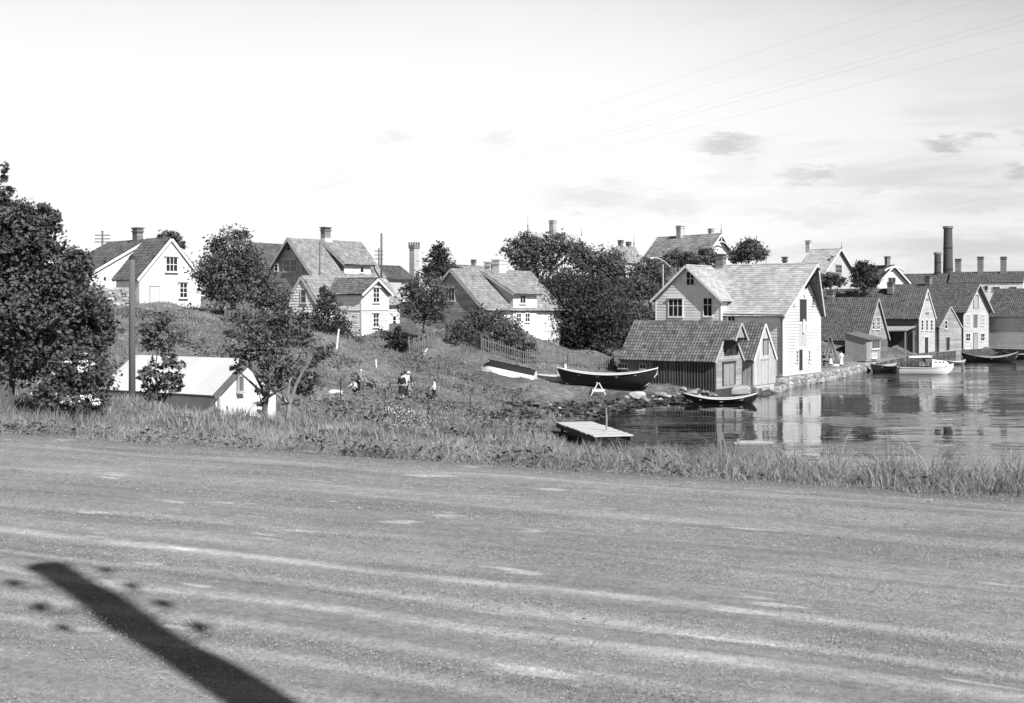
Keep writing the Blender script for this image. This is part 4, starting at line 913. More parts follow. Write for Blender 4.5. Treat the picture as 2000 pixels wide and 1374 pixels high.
# ------------------------------------------------------------------ trees and bushes
def tree(name, label, cat, D, lobes, base=None, n=5000, leaf=.2, m=M_LEAF, trunk=.18, group=None, dens=1.0, spread=.24, limbs=True, blossoms=0, barkm=None, flat=1.0):
    """lobes: (px, py, rx, ry) of the crown at distance D; leaves sit in clumps near the lobes' surfaces"""
    barkm = barkm or M_BARK
    bpx = base[0] if base else lobes[0][0]
    b = G(bpx, D); o = thing(name, label, cat, b, 0, group); sc = D / F
    L3 = []
    for i, (px, py, rx, ry) in enumerate(lobes):
        c = P(px, py, D + RNG.uniform(-.5, .5) * rx * sc * 1.0) - b
        L3.append((np.array(c), np.array([rx * sc, (rx * .85 + ry * .15) * sc, ry * sc])))
    vol = np.array([e[1][0] * e[1][2] for e in L3]); share = vol / vol.sum()
    allv, allt = [], []
    for (c, r), q in zip(L3, share):
        k = max(8, int(n * q * dens * .86)); nc = max(4, k // 26)
        dirs = RNG.normal(size=(nc, 3)); dirs /= np.linalg.norm(dirs, axis=1)[:, None]
        rad = np.clip(RNG.uniform(.25, 1, nc) ** .5 * RNG.normal(1, .07, nc), .2, 1.12)
        cc = dirs * rad[:, None] * r
        ctone = RNG.uniform(-.55, .55, nc)
        csz = RNG.uniform(.55, 1.3, nc)
        w_ = RNG.integers(0, nc, k)
        pos = cc[w_] + RNG.normal(size=(k, 3)) * (spread * r.mean() * csz[w_])[:, None] * np.array([1, 1, .62 * flat])
        pos = pos + c
        up = dirs[w_] * .5 + np.array([.15, -.1, .75]) + RNG.normal(size=(k, 3)) * .75
        up /= np.linalg.norm(up, axis=1)[:, None]
        t = np.cross(up, RNG.normal(size=(k, 3))); t /= np.linalg.norm(t, axis=1)[:, None]
        bt = np.cross(up, t); sz = leaf * RNG.uniform(.55, 1.35, k)[:, None]
        V = np.stack([pos - t * sz * .62, pos - bt * sz * .36 + up * sz * .08, pos + t * sz * .62, pos + bt * sz * .36 + up * sz * .08], 1)
        allv.append(V); allt.append(np.clip(ctone[w_] + RNG.normal(0, .3, k), -1, 1.2))
        # sprays reaching out of the crown: ragged outline
        ns = max(5, k // 140); dd = RNG.normal(size=(ns, 3)); dd[:, 2] += .7; dd /= np.linalg.norm(dd, axis=1)[:, None]
        pc = 9; wi = np.repeat(np.arange(ns), pc); f_ = np.tile(np.linspace(.92, 1.0, pc), ns) + (np.tile(np.linspace(0, 1, pc), ns) * RNG.uniform(.08, .34, ns)[wi])
        pos = dd[wi] * f_[:, None] * r + c + RNG.normal(size=(ns * pc, 3)) * leaf * .45
        up = RNG.normal(size=(ns * pc, 3)) + np.array([.1, -.1, .7]); up /= np.linalg.norm(up, axis=1)[:, None]; t = np.cross(up, RNG.normal(size=up.shape)); t /= np.linalg.norm(t, axis=1)[:, None]; bt = np.cross(up, t); sz = leaf * RNG.uniform(.5, 1.2, ns * pc)[:, None]
        allv.append(np.stack([pos - t * sz * .62, pos - bt * sz * .36, pos + t * sz * .62, pos + bt * sz * .36], 1)); allt.append(RNG.uniform(-.5, .7, ns * pc))
    V = np.concatenate(allv); T = np.concatenate(allt)
    keep = V[:, :, 2].min(1) > -.3
    tag(np_mesh('crown', V[keep], 4, T[keep], m, parent=o), kind='stuff')
    if limbs:
        cz = [e[0] for e in L3]; mid = np.mean(cz, axis=0); mb = MB(); h0 = max(.3, mid[2])
        fork = Vector((mid[0] * .35, mid[1] * .35, h0 * .45))
        mb.tube([(0, 0, -.4), (mid[0] * .08 + .03, 0, h0 * .2), fork], [trunk * 1.25, trunk, trunk * .8], 8); mb.build('trunk', barkm, o)
        for (c, r) in L3[:7]:
            mb = MB(); e = Vector(c); k1 = fork.lerp(e, .5) + Vector((rnd(-.1, .1), rnd(-.1, .1), .1 * e.z * .3)); tip = e + Vector((rnd(-.3, .3) * r[0], rnd(-.2, .2), r[2] * .55))
            mb.tube([fork - Vector((0, 0, .05)), k1, e, tip], [trunk * .6, trunk * .42, trunk * .25, trunk * .08], 6)
            for _ in range(4):
                f = rnd(.2, .9); s_ = e.lerp(tip, f); q = Vector(RNG.normal(size=3)); q.normalize(); mb.tube([s_, s_ + Vector((q.x * r[0] * .7, q.y * r[1] * .7, abs(q.z) * r[2] * .7))], [trunk * .14, trunk * .04], 4)
            mb.build('limb', barkm, o)
    if blossoms:
        ks = RNG.integers(0, len(L3), blossoms); W_ = []
        for k in ks:
            c, r = L3[k]; d = RNG.normal(size=3); d[1] = -abs(d[1]); d[2] = abs(d[2]); d /= np.linalg.norm(d); p0 = c + d * r * 1.02
            m_ = 26; pp = p0 + RNG.normal(size=(m_, 3)) * np.array([.045, .045, .016]); s_ = .013
            up = np.tile(d * .6 + np.array([.2, -.3, .6]), (m_, 1)) + RNG.normal(size=(m_, 3)) * .2; t = np.cross(up, RNG.normal(size=(m_, 3))); t /= np.linalg.norm(t, axis=1)[:, None]; bt = np.cross(up, t); bt /= np.linalg.norm(bt, axis=1)[:, None]
            W_.append(np.stack([pp - t * s_, pp - bt * s_, pp + t * s_, pp + bt * s_], 1))
        W_ = np.concatenate(W_); tag(np_mesh('blossoms', W_, 4, np.zeros(len(W_)), M_BLOSSOM, parent=o), kind='stuff')
    return o

tree('maple_tree', 'large leafy tree filling the left edge beside the road', 'tree', 24,
     [(-50, 500, 100, 120), (45, 470, 62, 70), (112, 545, 66, 68), (20, 600, 120, 85), (155, 612, 55, 55), (188, 650, 42, 30), (70, 690, 110, 55), (-70, 660, 100, 110), (8, 405, 20, 52), (150, 690, 60, 36), (82, 440, 30, 42), (150, 520, 34, 30), (10, 350, 6, 24), (112, 440, 8, 16)],
     base=(2, 810), n=60000, leaf=.09, trunk=.2, spread=.17)
tree('elder_bush', 'elder bush with white flower heads under the large left tree', 'bush', 22.6, [(160, 735, 52, 50), (176, 778, 26, 30), (120, 770, 50, 34), (150, 790, 46, 22)], base=(150, 800), n=13000, leaf=.075, trunk=.06, blossoms=30)
tree('shrub', 'thin straggly shrub growing in front of the white shed', 'shrub', 35, [(312, 655, 42, 36), (330, 725, 26, 40), (304, 770, 34, 20), (345, 745, 14, 20), (290, 730, 16, 30)], base=(306, 830), n=2700, leaf=.12, trunk=.05, spread=.2)
tree('apple_tree', 'bushy tree with pale bare limbs at the right end of the white shed', 'tree', 36,
     [(520, 655, 74, 52), (566, 635, 42, 36), (478, 690, 32, 24), (540, 720, 36, 46), (598, 735, 32, 40), (509, 785, 12, 32), (462, 722, 12, 9), (630, 690, 22, 26)], base=(512, 822), n=5800, leaf=.105, trunk=.09, spread=.19)
mb = MB(); b = G(563, 35.5); o = thing('bare_tree', 'pale dead forked tree trunk in front of the bushy tree', 'tree', b)
def rel(px, py, D): return P(px, py, D) - b
for nm, pl, rr in (('trunk', [rel(560, 845, 35.5), rel(563, 812, 35.5), rel(565, 790, 35.5)], [.09, .08, .07]), ('limb', [rel(565, 792, 35.5), rel(578, 752, 35.4), rel(592, 725, 35.3), rel(608, 700, 35.2)], [.065, .05, .04, .02]),
                   ('limb', [rel(565, 795, 35.5), rel(549, 775, 35.6), rel(540, 768, 35.6)], [.06, .05, .03]), ('limb', [rel(567, 790, 35.5), rel(560, 775, 35.3), rel(566, 745, 35.2), rel(572, 735, 35.2)], [.05, .04, .03, .015]), ('limb', [rel(533, 715, 35.8), rel(560, 697, 35.6), rel(582, 688, 35.4)], [.03, .025, .015])):
    mb = MB(); mb.tube(pl, rr, 7); mb.build(nm, M_PALEBARK, o)
tree('lime_tree', 'round dark tree between the white hill house and large grey house', 'tree', 93, [(448, 535, 60, 46), (452, 490, 42, 40), (412, 545, 32, 42), (498, 548, 34, 34), (470, 572, 66, 18), (468, 462, 16, 16), (425, 480, 18, 18)], base=(455, 612), n=11500, leaf=.22, trunk=.22)
tree('rowan_tree', 'lighter leafy tree leaning against the right side of the round dark tree', 'tree', 97, [(538, 580, 27, 30), (520, 600, 22, 18), (555, 605, 12, 16)], base=(535, 625), n=3000, leaf=.2, trunk=.1)
tree('yew_tree', 'dark conical yew in front of the striped gable house', 'tree', 94, [(642, 622, 36, 34), (638, 585, 18, 22), (655, 645, 36, 22), (620, 645, 24, 22), (632, 570, 8, 10)], base=(645, 668), n=8000, leaf=.15, m=M_LEAFD, trunk=.12)
tree('cherry_tree', 'airy orchard tree right of the tall white wing', 'tree', 99, [(832, 572, 40, 34), (812, 600, 32, 30), (848, 602, 26, 32), (800, 570, 18, 20), (860, 580, 16, 20)], base=(826, 655), n=6500, leaf=.19, m=M_LEAFL, trunk=.11)
tree('bush', 'small dark bush against the right corner of the white wing', 'bush', 96, [(774, 660, 17, 20), (790, 668, 14, 13)], base=(776, 680), n=1700, leaf=.17, m=M_LEAFD, limbs=False)
tree('lilac_bush', 'tall upright bush in front of the white facade, leftmost of three', 'bush', 99.5, [(915, 645, 32, 38), (935, 620, 16, 26), (890, 665, 26, 18)], base=(912, 690), n=5000, leaf=.18, trunk=.06)
tree('lilac_bush', 'dense bush hiding the foot of the white facade, middle of three', 'bush', 100.5, [(958, 655, 36, 34), (975, 632, 18, 26), (950, 625, 12, 20)], base=(958, 695), n=5200, leaf=.18, trunk=.06)
tree('lilac_bush', 'low rounded lighter bush behind the picket fence, rightmost of three', 'bush', 101, [(1003, 672, 40, 24), (1000, 645, 20, 24), (1035, 685, 18, 14)], base=(1003, 700), n=5000, leaf=.18, m=M_LEAFL, trunk=.06)
tree('spruce_tree', 'broad dark conifer standing behind the white chimneyed house', 'tree', 142, [(857, 500, 18, 20), (858, 520, 32, 18), (845, 535, 26, 14), (878, 530, 20, 14), (858, 484, 8, 12)], base=(857, 570), n=5500, leaf=.26, m=M_LEAFD, trunk=.2)
tree('beech_tree', 'tall tree under the pale villa roof, left top of the dark grove', 'tree', 136, [(1045, 505, 50, 36), (1012, 492, 28, 26), (1085, 482, 34, 26), (1030, 475, 22, 18), (1060, 540, 50, 30), (1120, 492, 26, 24)], base=(1050, 640), n=10500, leaf=.28, trunk=.3)
tree('elm_tree', 'tall tree at the right top of the dark grove below the small white house', 'tree', 129, [(1158, 538, 52, 42), (1185, 515, 36, 28), (1140, 505, 26, 24), (1205, 545, 28, 30)], base=(1165, 660), n=9000, leaf=.27, trunk=.3)
tree('chestnut_tree', 'huge dark tree at the front of the grove, down to the fence', 'tree', 115, [(1130, 612, 78, 66), (1092, 580, 46, 46), (1178, 605, 54, 56), (1112, 665, 64, 28), (1165, 668, 50, 28), (1135, 555, 44, 30), (1078, 635, 34, 40)], base=(1135, 700), n=19000, leaf=.25, m=M_LEAFD, trunk=.35)
tree('alder_tree', 'mid grey tree between the dark grove and the gable of the white warehouse', 'tree', 121, [(1232, 590, 36, 46), (1246, 635, 40, 42), (1218, 640, 34, 40), (1255, 560, 26, 26)], base=(1235, 700), n=8000, leaf=.24, trunk=.2)
tree('ash_tree', 'tree top behind the left roof edge of the white warehouse', 'tree', 146, [(1275, 528, 32, 26), (1258, 548, 28, 28), (1240, 530, 14, 14), (1290, 560, 26, 26)], base=(1270, 620), n=5500, leaf=.28, trunk=.2)
tree('ash_tree', 'dark tree in front of the big villa with the carved gable', 'tree', 156, [(1322, 505, 26, 16), (1350, 508, 20, 12), (1308, 512, 18, 14)], base=(1325, 590), n=3200, leaf=.3, trunk=.2)
tree('ash_tree', 'small dark tree touching the carved white villa gable', 'tree', 158, [(1378, 500, 20, 14), (1388, 510, 18, 10)], base=(1380, 590), n=1800, leaf=.3, trunk=.15)
tree('oak_tree', 'round tree top right of the carved villa above the slate roof', 'tree', 168, [(1463, 494, 32, 20), (1462, 480, 20, 12), (1440, 502, 16, 12), (1486, 500, 14, 10)], base=(1463, 590), n=4500, leaf=.3, trunk=.2)
tree('oak_tree', 'round dark tree between the ornate gabled house and scalloped gable house', 'tree', 172, [(1688, 532, 22, 20), (1690, 550, 28, 14), (1680, 520, 10, 10)], base=(1688, 590), n=3600, leaf=.3, m=M_LEAFD, trunk=.2)
tree('oak_tree', 'low tree directly behind the hoist gable of the white warehouse', 'tree', 160, [(1622, 546, 20, 13), (1610, 552, 14, 10), (1640, 552, 12, 9)], base=(1622, 590), n=2200, leaf=.28, trunk=.15)
tree('poplar_tree', 'small tree top peeping over the roof of the whitewashed hill house', 'tree', 118, [(322, 461, 22, 8), (340, 464, 12, 10), (352, 482, 10, 12)], base=(335, 590), n=1700, leaf=.24, trunk=.15)
tree('bush', 'sparse bush on the slope below the board fence', 'bush', 78, [(470, 622, 22, 18), (500, 632, 30, 16)], base=(480, 640), n=1500, leaf=.17, limbs=False)
tree('bush', 'low weedy bush by the garden of the striped gable house', 'bush', 84, [(545, 645, 34, 18), (590, 662, 26, 14)], base=(560, 662), n=2100, leaf=.16, m=M_LEAFL, limbs=False)
tree('bush', 'leafy bush at the left corner of the dark boathouse', 'bush', 103, [(1190, 715, 16, 14), (1172, 722, 14, 10)], base=(1182, 735), n=1100, leaf=.16, m=M_LEAFL, limbs=False)

# ------------------------------------------------------------------ grass
def M_GRASS():
    m = mat('grass_blades', .235, .55, .5, .25, .8, spec=.2); return m
MG = M_GRASS(); MGD = mat('weed_leaves', .115, .5, 1, .2, .7, spec=.25)
def blades(x, y, z, hgt, wid, lean, tone):
    k = len(x); a = RNG.uniform(0, 2 * np.pi, k); la = RNG.uniform(0, 2 * np.pi, k)
    dx, dy = np.cos(a) * wid / 2, np.sin(a) * wid / 2
    lx, ly = np.cos(la) * lean * hgt, np.sin(la) * lean * hgt
    b0 = np.stack([x - dx, y - dy, z], -1); b1 = np.stack([x + dx, y + dy, z], -1)
    m0 = np.stack([x - dx * .8 + lx * .35, y - dy * .8 + ly * .35, z + hgt * .6], -1); m1 = np.stack([x + dx * .8 + lx * .35, y + dy * .8 + ly * .35, z + hgt * .6], -1)
    tp = np.stack([x + lx, y + ly, z + hgt], -1); tp2 = tp + np.stack([dx * .1, dy * .1, dx * 0], -1)
    V = np.concatenate([np.stack([b0, b1, m1, m0], 1), np.stack([m0, m1, tp2, tp], 1)])
    return V, np.concatenate([tone, tone + .15])
# verge along the road: real tussocks of uneven height
nc = 5400; ca = RNG.uniform(-15, 10, nc); wob_ = .26 * np.sin(ca * 1.3) + .22 * np.sin(ca * 3.1 + 1) + .1 * np.sin(ca * 7.3)
cn = 10.85 + wob_ + np.abs(RNG.normal(0, 1, nc)) * 1.25 - RNG.uniform(.1, .5, nc) * (RNG.uniform(0, 1, nc) < .16)
cn = np.where(RNG.uniform(0, 1, nc) < .34, RNG.uniform(11, 17, nc), cn)
patch = .5 + .28 * np.sin(ca * .9 + 1) * np.sin(cn * 1.1 + ca * .5) + .22 * np.sin(ca * 2.7 + cn * 2.1) + RNG.normal(0, .18, nc)
keep_ = RNG.uniform(0, 1, nc) < np.clip(.45 + patch * .7, .2, 1); ca, cn, patch, wob_ = ca[keep_], cn[keep_], patch[keep_], wob_[keep_]; nc = len(ca)
kind_ = RNG.uniform(0, 1, nc)                    # fine low turf, tussock grass, a few tall stalks
per = 32; k = nc * per; ci = np.repeat(np.arange(nc), per)
sp_ = np.where(kind_ < .5, .13, .06)[ci]
ba = ca[ci] + RNG.normal(0, 1, k) * sp_; bn = cn[ci] + RNG.normal(0, 1, k) * sp_
bx, by = UX * ba + NX * bn, UY * ba + NY * bn
dist_in = np.clip((cn - 10.75 - wob_) / 1.0, .15, 1)[ci]
hg = RNG.uniform(.06, .2, k) + RNG.uniform(0, .2, k) * (kind_ > .45)[ci] + RNG.uniform(.0, .28, k) * (kind_ > .93)[ci]
hg = hg * dist_in * (.42 + .72 * np.clip(patch, 0, 1)[ci]) * np.clip(1 + (ca[ci] + 1) * .07, .5, 1.35)
V, T = blades(bx, by, tz(bx, by) - .02, hg, np.where((kind_ < .5)[ci], RNG.uniform(.003, .006, k), RNG.uniform(.004, .008, k)), RNG.uniform(.15, 1.3, k), np.clip(RNG.normal(0, .35, k) + (patch[ci] - .5) * .7, -1, 1))
tag(np_mesh('verge_grass', V, 4, T, MG), 'rough grass growing along the far road edge', kind='stuff')
# broad leaved weeds in the verge
nc = 130; ca = np.where(RNG.uniform(0, 1, nc) < .55, RNG.uniform(-14, -4, nc), RNG.uniform(-14, 9, nc)); cn = RNG.uniform(10.95, 13, nc); per = 14; ci = np.repeat(np.arange(nc), per); k = nc * per
cn = np.where(RNG.uniform(0, 1, nc) < .6, 10.9 + np.abs(RNG.normal(0, .35, nc)), cn); wx, wy = UX * ca + NX * cn, UY * ca + NY * cn; wz = tz(wx, wy)
pos = np.stack([wx[ci], wy[ci], wz[ci]], -1) + np.stack([RNG.normal(0, .09, k), RNG.normal(0, .09, k), RNG.uniform(.02, .16, k)], -1)
up = RNG.normal(size=(k, 3)) * .5 + np.array([0, 0, 1]); up /= np.linalg.norm(up, axis=1)[:, None]; t = np.cross(up, RNG.normal(size=(k, 3))); t /= np.linalg.norm(t, axis=1)[:, None]; bt = np.cross(up, t); s_ = RNG.uniform(.018, .045, k)[:, None]
tag(np_mesh('verge_weeds', np.stack([pos - t * s_, pos - bt * s_ * .5, pos + t * s_, pos + bt * s_ * .5], 1), 4, RNG.uniform(-1, 1, k), MGD), 'low broad leaved weeds in the road verge', kind='stuff')
# meadow down to the shore
TRAMPLED = [(hit(px, py), r_) for px, py, r_ in ((700, 772, 2.6), (790, 782, 3.2), (848, 786, 2.4), (1060, 775, 4), (1120, 768, 4), (1180, 766, 4), (990, 770, 3.5), (1240, 770, 3), (993, 742, 2.5))]
def short(x, y):
    k = np.ones(len(x))
    for c, r_ in TRAMPLED: k = np.minimum(k, np.clip(np.hypot(x - c.x, (y - c.y) * .6) / r_, .28, 1))
    return k
def clear(x, y):
    """True where no building, boat or water is"""
    ok = tz(x, y) > .45
    for o in [c for c in bpy.data.objects if c.get('category') in ('house', 'shed', 'boathouse', 'warehouse', 'villa')]:
        c, s = math.cos(-o.rotation_euler.z), math.sin(-o.rotation_euler.z); lx = c * (x - o.location.x) - s * (y - o.location.y); ly = s * (x - o.location.x) + c * (y - o.location.y)
        bb = BBOX[o.name]; ok &= ~((lx > bb[0] - .1) & (lx < bb[1] + .1) & (ly > bb[2] - .1) & (ly < bb[3] + .1))
    return ok
BBOX = {}
for o in [c for c in bpy.data.objects if c.get('category') in ('house', 'shed', 'boathouse', 'warehouse', 'villa')]:
    v = np.array([p.co for ch in o.children if ch.name.startswith('wall') for p in ch.data.vertices]); BBOX[o.name] = (v[:, 0].min(), v[:, 0].max(), v[:, 1].min(), v[:, 1].max())
k = 32000; cy = np.where(RNG.uniform(0, 1, k) < .17, RNG.uniform(13, 34, k), 14 + (RNG.uniform(0, 1, k) ** .75) * 96); cx = RNG.uniform(-.47, .30, k) * cy
ok = (NX * cx + NY * cy > 12.5); cx, cy = cx[ok], cy[ok]; ok = clear(cx, cy); cx, cy = cx[ok], cy[ok]; k = len(cx)
pn = np.sin(cx * .33 + 1.7) * np.sin(cy * .27 + cx * .11) + .6 * np.sin(cx * .9 + cy * .7)
per = 7; ci = np.repeat(np.arange(k), per); n_ = k * per; sc = np.clip(cy / 45, .5, 2.2)
bx = cx[ci] + RNG.normal(0, .16, n_) * sc[ci]; by = cy[ci] + RNG.normal(0, .16, n_) * sc[ci]
hg = RNG.uniform(.14, .42, n_) * np.clip(cy[ci] / 42, .45, 1) * (1 + .35 * pn[ci]) * np.clip(1.5 - cy[ci] / 90, .55, 1) * short(bx, by) * np.where(RNG.uniform(0, 1, n_) < .03, 1.7, 1)
V, T = blades(bx, by, tz(bx, by) - .03, hg, RNG.uniform(.012, .022, n_) * sc[ci] ** .8 * 1.2, RNG.uniform(.15, .8, n_), np.clip(RNG.normal(0, .35, n_) - pn[ci] * .35, -1, 1))
tag(np_mesh('meadow_grass', V, 4, T, MG), 'tall uneven meadow grass on the slope', kind='stuff')
k = 1700; cy = RNG.uniform(40, 100, k); cx = RNG.uniform(-.36, .02, k) * cy; ok = clear(cx, cy) & (np.sin(cx * .5 + 2) * np.sin(cy * .33) > .1); cx, cy = cx[ok], cy[ok]; k = len(cx); per = 16; ci = np.repeat(np.arange(k), per); n_ = k * per
pos = np.stack([cx[ci], cy[ci], tz(cx, cy)[ci]], -1) + np.stack([RNG.normal(0, .3, n_), RNG.normal(0, .3, n_), RNG.uniform(.05, .6, n_)], -1)
up = RNG.normal(size=(n_, 3)) * .6 + np.array([0, 0, 1]); up /= np.linalg.norm(up, axis=1)[:, None]; t = np.cross(up, RNG.normal(size=(n_, 3))); t /= np.linalg.norm(t, axis=1)[:, None]; bt = np.cross(up, t); s_ = RNG.uniform(.06, .14, n_)[:, None]
tag(np_mesh('meadow_weeds', np.stack([pos - t * s_, pos - bt * s_ * .55, pos + t * s_, pos + bt * s_ * .55], 1), 4, RNG.uniform(-1, 1, n_), MGD), 'dark patches of tall weeds in the meadow', kind='stuff')
c0 = hit(795, 828); k = 420; fx = c0.x + RNG.normal(0, .5, k) * 1.3; fy = c0.y + RNG.normal(0, 1.1, k); fz = tz(fx, fy) + RNG.uniform(.15, .4, k)
pos = np.stack([fx, fy, fz], -1); up = RNG.normal(size=(k, 3)) * .4 + np.array([.2, -.5, .8]); t = np.cross(up, RNG.normal(size=(k, 3))); t /= np.linalg.norm(t, axis=1)[:, None]; bt = np.cross(up, t); bt /= np.linalg.norm(bt, axis=1)[:, None]; s_ = .022
tag(np_mesh('meadow_flowers', np.stack([pos - t * s_, pos - bt * s_, pos + t * s_, pos + bt * s_], 1), 4, np.zeros(k), M_BLOSSOM), 'patch of small white flowers in the meadow', kind='stuff')

# ------------------------------------------------------------------ stones, seawall, shore
def stone_mesh(seed, sub=2, flat=.7, rough=.22):
    bm = bmesh.new(); bmesh.ops.create_icosphere(bm, subdivisions=sub, radius=.5)
    for v in bm.verts:
        n = mnoise.noise(v.co * 1.7 + Vector((seed * 3.1, seed * 1.7, seed))) + .5 * mnoise.noise(v.co * 4 + Vector((seed, 0, 0)))
        v.co *= 1 + rough * n * 1.6; v.co.z *= flat
        for a in range(3): v.co[a] = max(-.42, min(.42, v.co[a]))        # broken flat faces
    me = bpy.data.meshes.new('stone'); bm.to_mesh(me); bm.free()
    a = me.attributes.new('tone', 'FLOAT', 'FACE'); a.data.foreach_set('value', [rnd(-.4, .4) + (seed % 3 - 1) * .5] * len(me.polygons))
    return me
STONES = []
for i in range(7): me = stone_mesh(i); me.materials.append(M_STONE); STONES.append(me)
PSTONES = []
for i in range(4): me = stone_mesh(i + 9); me.materials.append(M_PSTONE); PSTONES.append(me)
def block_mesh(seed):
    bm = bmesh.new(); bmesh.ops.create_cube(bm, size=1.0); bmesh.ops.subdivide_edges(bm, edges=bm.edges[:], cuts=2, use_grid_fill=True)
    for v in bm.verts:
        r_ = v.co.normalized() * .62; v.co = v.co.lerp(r_, .28) + Vector([.13 * mnoise.noise(v.co * 2.3 + Vector((seed * 5.3 + a * 9, seed, a))) for a in range(3)])
    me = bpy.data.meshes.new('stone'); bm.to_mesh(me); bm.free()
    a = me.attributes.new('tone', 'FLOAT', 'FACE'); a.data.foreach_set('value', [(seed % 5 - 2) * .35 + rnd(-.15, .15)] * len(me.polygons)); return me
BLOCKS = []
for i in range(10): me = block_mesh(i); me.materials.append(M_STONE if i % 3 else M_PSTONE); BLOCKS.append(me)
def house_front(h, d): return lambda t: h.world(-d, t)
SH = [o for o in bpy.data.objects if o.name == 'boathouse.001'][0]
nrm_ = -WH.u
wt = WH.t_at(1602)
line = [Vector((20.0, 98.2, 0)), Vector((23.4, 102.6, 0)), WH.world(-.4, -.5), WH.world(-.4, wt + .2), P(1650, 700, 124.5), P(1703, 700, 137.5)]
sw_ = thing('seawall', 'rough stone seawall under the white warehouse and along the quay beside it', 'seawall', (line[2].x, line[2].y, 0))
for a, b in zip(line[:-1], line[1:]):
    a = Vector((a.x, a.y, 0)); b = Vector((b.x, b.y, 0)); Ls = (b - a).length; d = (b - a) / Ls; n = Vector((d.y, -d.x, 0)); ang = math.atan2(d.y, d.x)
    first = a.x < 21
    for row in range(2 if first else 3):
        x = rnd(-.2, .2); hh = .46
        while x < Ls:
            wd = rnd(.55, 1.05); o = link('stone', random.choice(BLOCKS), sw_)
            p = a + d * (x + wd / 2) + n * rnd(-.03, .1); o.location = (p.x - line[2].x, p.y - line[2].y, -.25 + row * hh + rnd(-.04, .04))
            o.rotation_euler = (rnd(-.15, .15), rnd(-.15, .15), ang + rnd(-.15, .15)); o.scale = (wd * 1.02, .7, hh * 1.08); x += wd
mb = MB()       # fill behind the facing stones, up to the quay
for a, b in zip(line[1:-1], line[2:]):
    d = (Vector((b.x, b.y, 0)) - Vector((a.x, a.y, 0))); nn_ = Vector((-d.y, d.x, 0)).normalized(); A = Vector((a.x, a.y, 0)); B = Vector((b.x, b.y, 0)); ofs = Vector((line[2].x, line[2].y, 0))
    A += nn_ * .15 - ofs; B += nn_ * .15 - ofs
    mb.hexa([A + Vector((0, 0, -1.5)), B + Vector((0, 0, -1.5)), B + nn_ * 3.5 + Vector((0, 0, -1.5)), A + nn_ * 3.5 + Vector((0, 0, -1.5))], [A + Vector((0, 0, .86)), B + Vector((0, 0, .80)), B + nn_ * 3.5 + Vector((0, 0, .84)), A + nn_ * 3.5 + Vector((0, 0, .9))])
mb.build('fill', M_STONE, sw_)
q0 = [P(1703, 700, 137.5), P(1752, 700, 150), P(1790, 700, 163.5), P(1830, 700, 171), P(1880, 700, 181.5), P(1934, 700, 189), P(2140, 700, 176)]
qw = thing('quay_wall', 'low dark stone quay under the row of far boathouses', 'quay', (q0[0].x, q0[0].y, 0)); mb = MB(); st = MB()
for a, b in zip(q0[:-1], q0[1:]):
    A = Vector((a.x - q0[0].x, a.y - q0[0].y, 0)); B = Vector((b.x - q0[0].x, b.y - q0[0].y, 0)); d = (B - A).normalized(); n = Vector((-d.y, d.x, 0)); Z = Vector((0, 0, 1))
    mb.hexa([A - Z, B - Z, B + n * 9 - Z, A + n * 9 - Z], [A + Z * .62, B + Z * .62, B + n * 9 + Z * .66, A + n * 9 + Z * .66])
    x = 0; L_ = (B - A).length
    while x < L_:
        w_ = rnd(.7, 1.4)
        for r_ in range(2):
            c = A + d * x - n * .1; z0 = -.4 + r_ * .55
            st.hexa([c + Z * z0, c + d * (w_ - .06) + Z * z0, c + d * (w_ - .06) + n * .3 + Z * z0, c + n * .3 + Z * z0], [c - n * rnd(0, .1) + Z * (z0 + .5), c + d * (w_ - .06) + Z * (z0 + .5), c + d * (w_ - .06) + n * .3 + Z * (z0 + .5), c + n * .3 + Z * (z0 + .5)], rnd(-1, 1))
        x += w_
mb.build('quay_fill', M_STONE, qw); tag(st.build('quay_stones', M_DSTONE, qw), kind='stuff')
def loose(px, py, size, lab, grp, pal=False):
    p = hit(px, py); o = tag(link('stone', random.choice(PSTONES if pal else STONES)), lab, 'stone', grp); sc = size * p.y / F
    o.location = p + Vector((0, 0, sc * .12)); o.rotation_euler = (rnd(-.3, .3), rnd(-.3, .3), rnd(0, 6)); o.scale = (sc * rnd(.9, 1.5), sc * rnd(.8, 1.2), sc * rnd(.55, .9)); return o
for i in range(58):
    x = rnd(1222, 1500); y = rnd(757, 772) + (8 if x < 1330 else 0) - max(0, (x - 1400)) * .09 + 4; loose(x, y, rnd(7, 17), 'rough stone on the shore at the foot of the dark boathouse', 'stones below the boathouses', random.random() < .45)
for i in range(34):
    loose(rnd(985, 1220), rnd(785, 815), rnd(4, 10), 'small stone on the muddy shore in front of the beached boats', 'stones on the muddy shore', random.random() < .4)
o = thing('boulder', 'big pale smooth boulder at the water in front of the dark boathouse door', 'boulder', hit(1430, 772)); me = stone_mesh(21, 3, .8, .3); me.materials.append(M_PSTONE); b = link('rock', me, o); b.scale = (3.2, 1.8, 1.25); b.location = (0, 0, .25); b.rotation_euler = (.05, -.06, .1)
cl_x = RNG.uniform(955, 1345, 210); cl_y = RNG.uniform(786, 818, 210) - np.clip(cl_x - 1180, 0, 160) * .12; W_ = []
for a_, b_ in zip(cl_x, cl_y):
    p = hit(a_, b_)
    if p.z > 1.1: continue
    for _ in range(9):
        c = np.array([p.x + rnd(-.35, .35), p.y + rnd(-.5, .5), 0]); c[2] = max(.01, p.z) + rnd(.01, .1); d = RNG.normal(size=3) * np.array([.16, .16, .04]); e_ = RNG.normal(size=3) * np.array([.1, .1, .05]); W_.append([c - d, c - e_, c + d, c + e_])
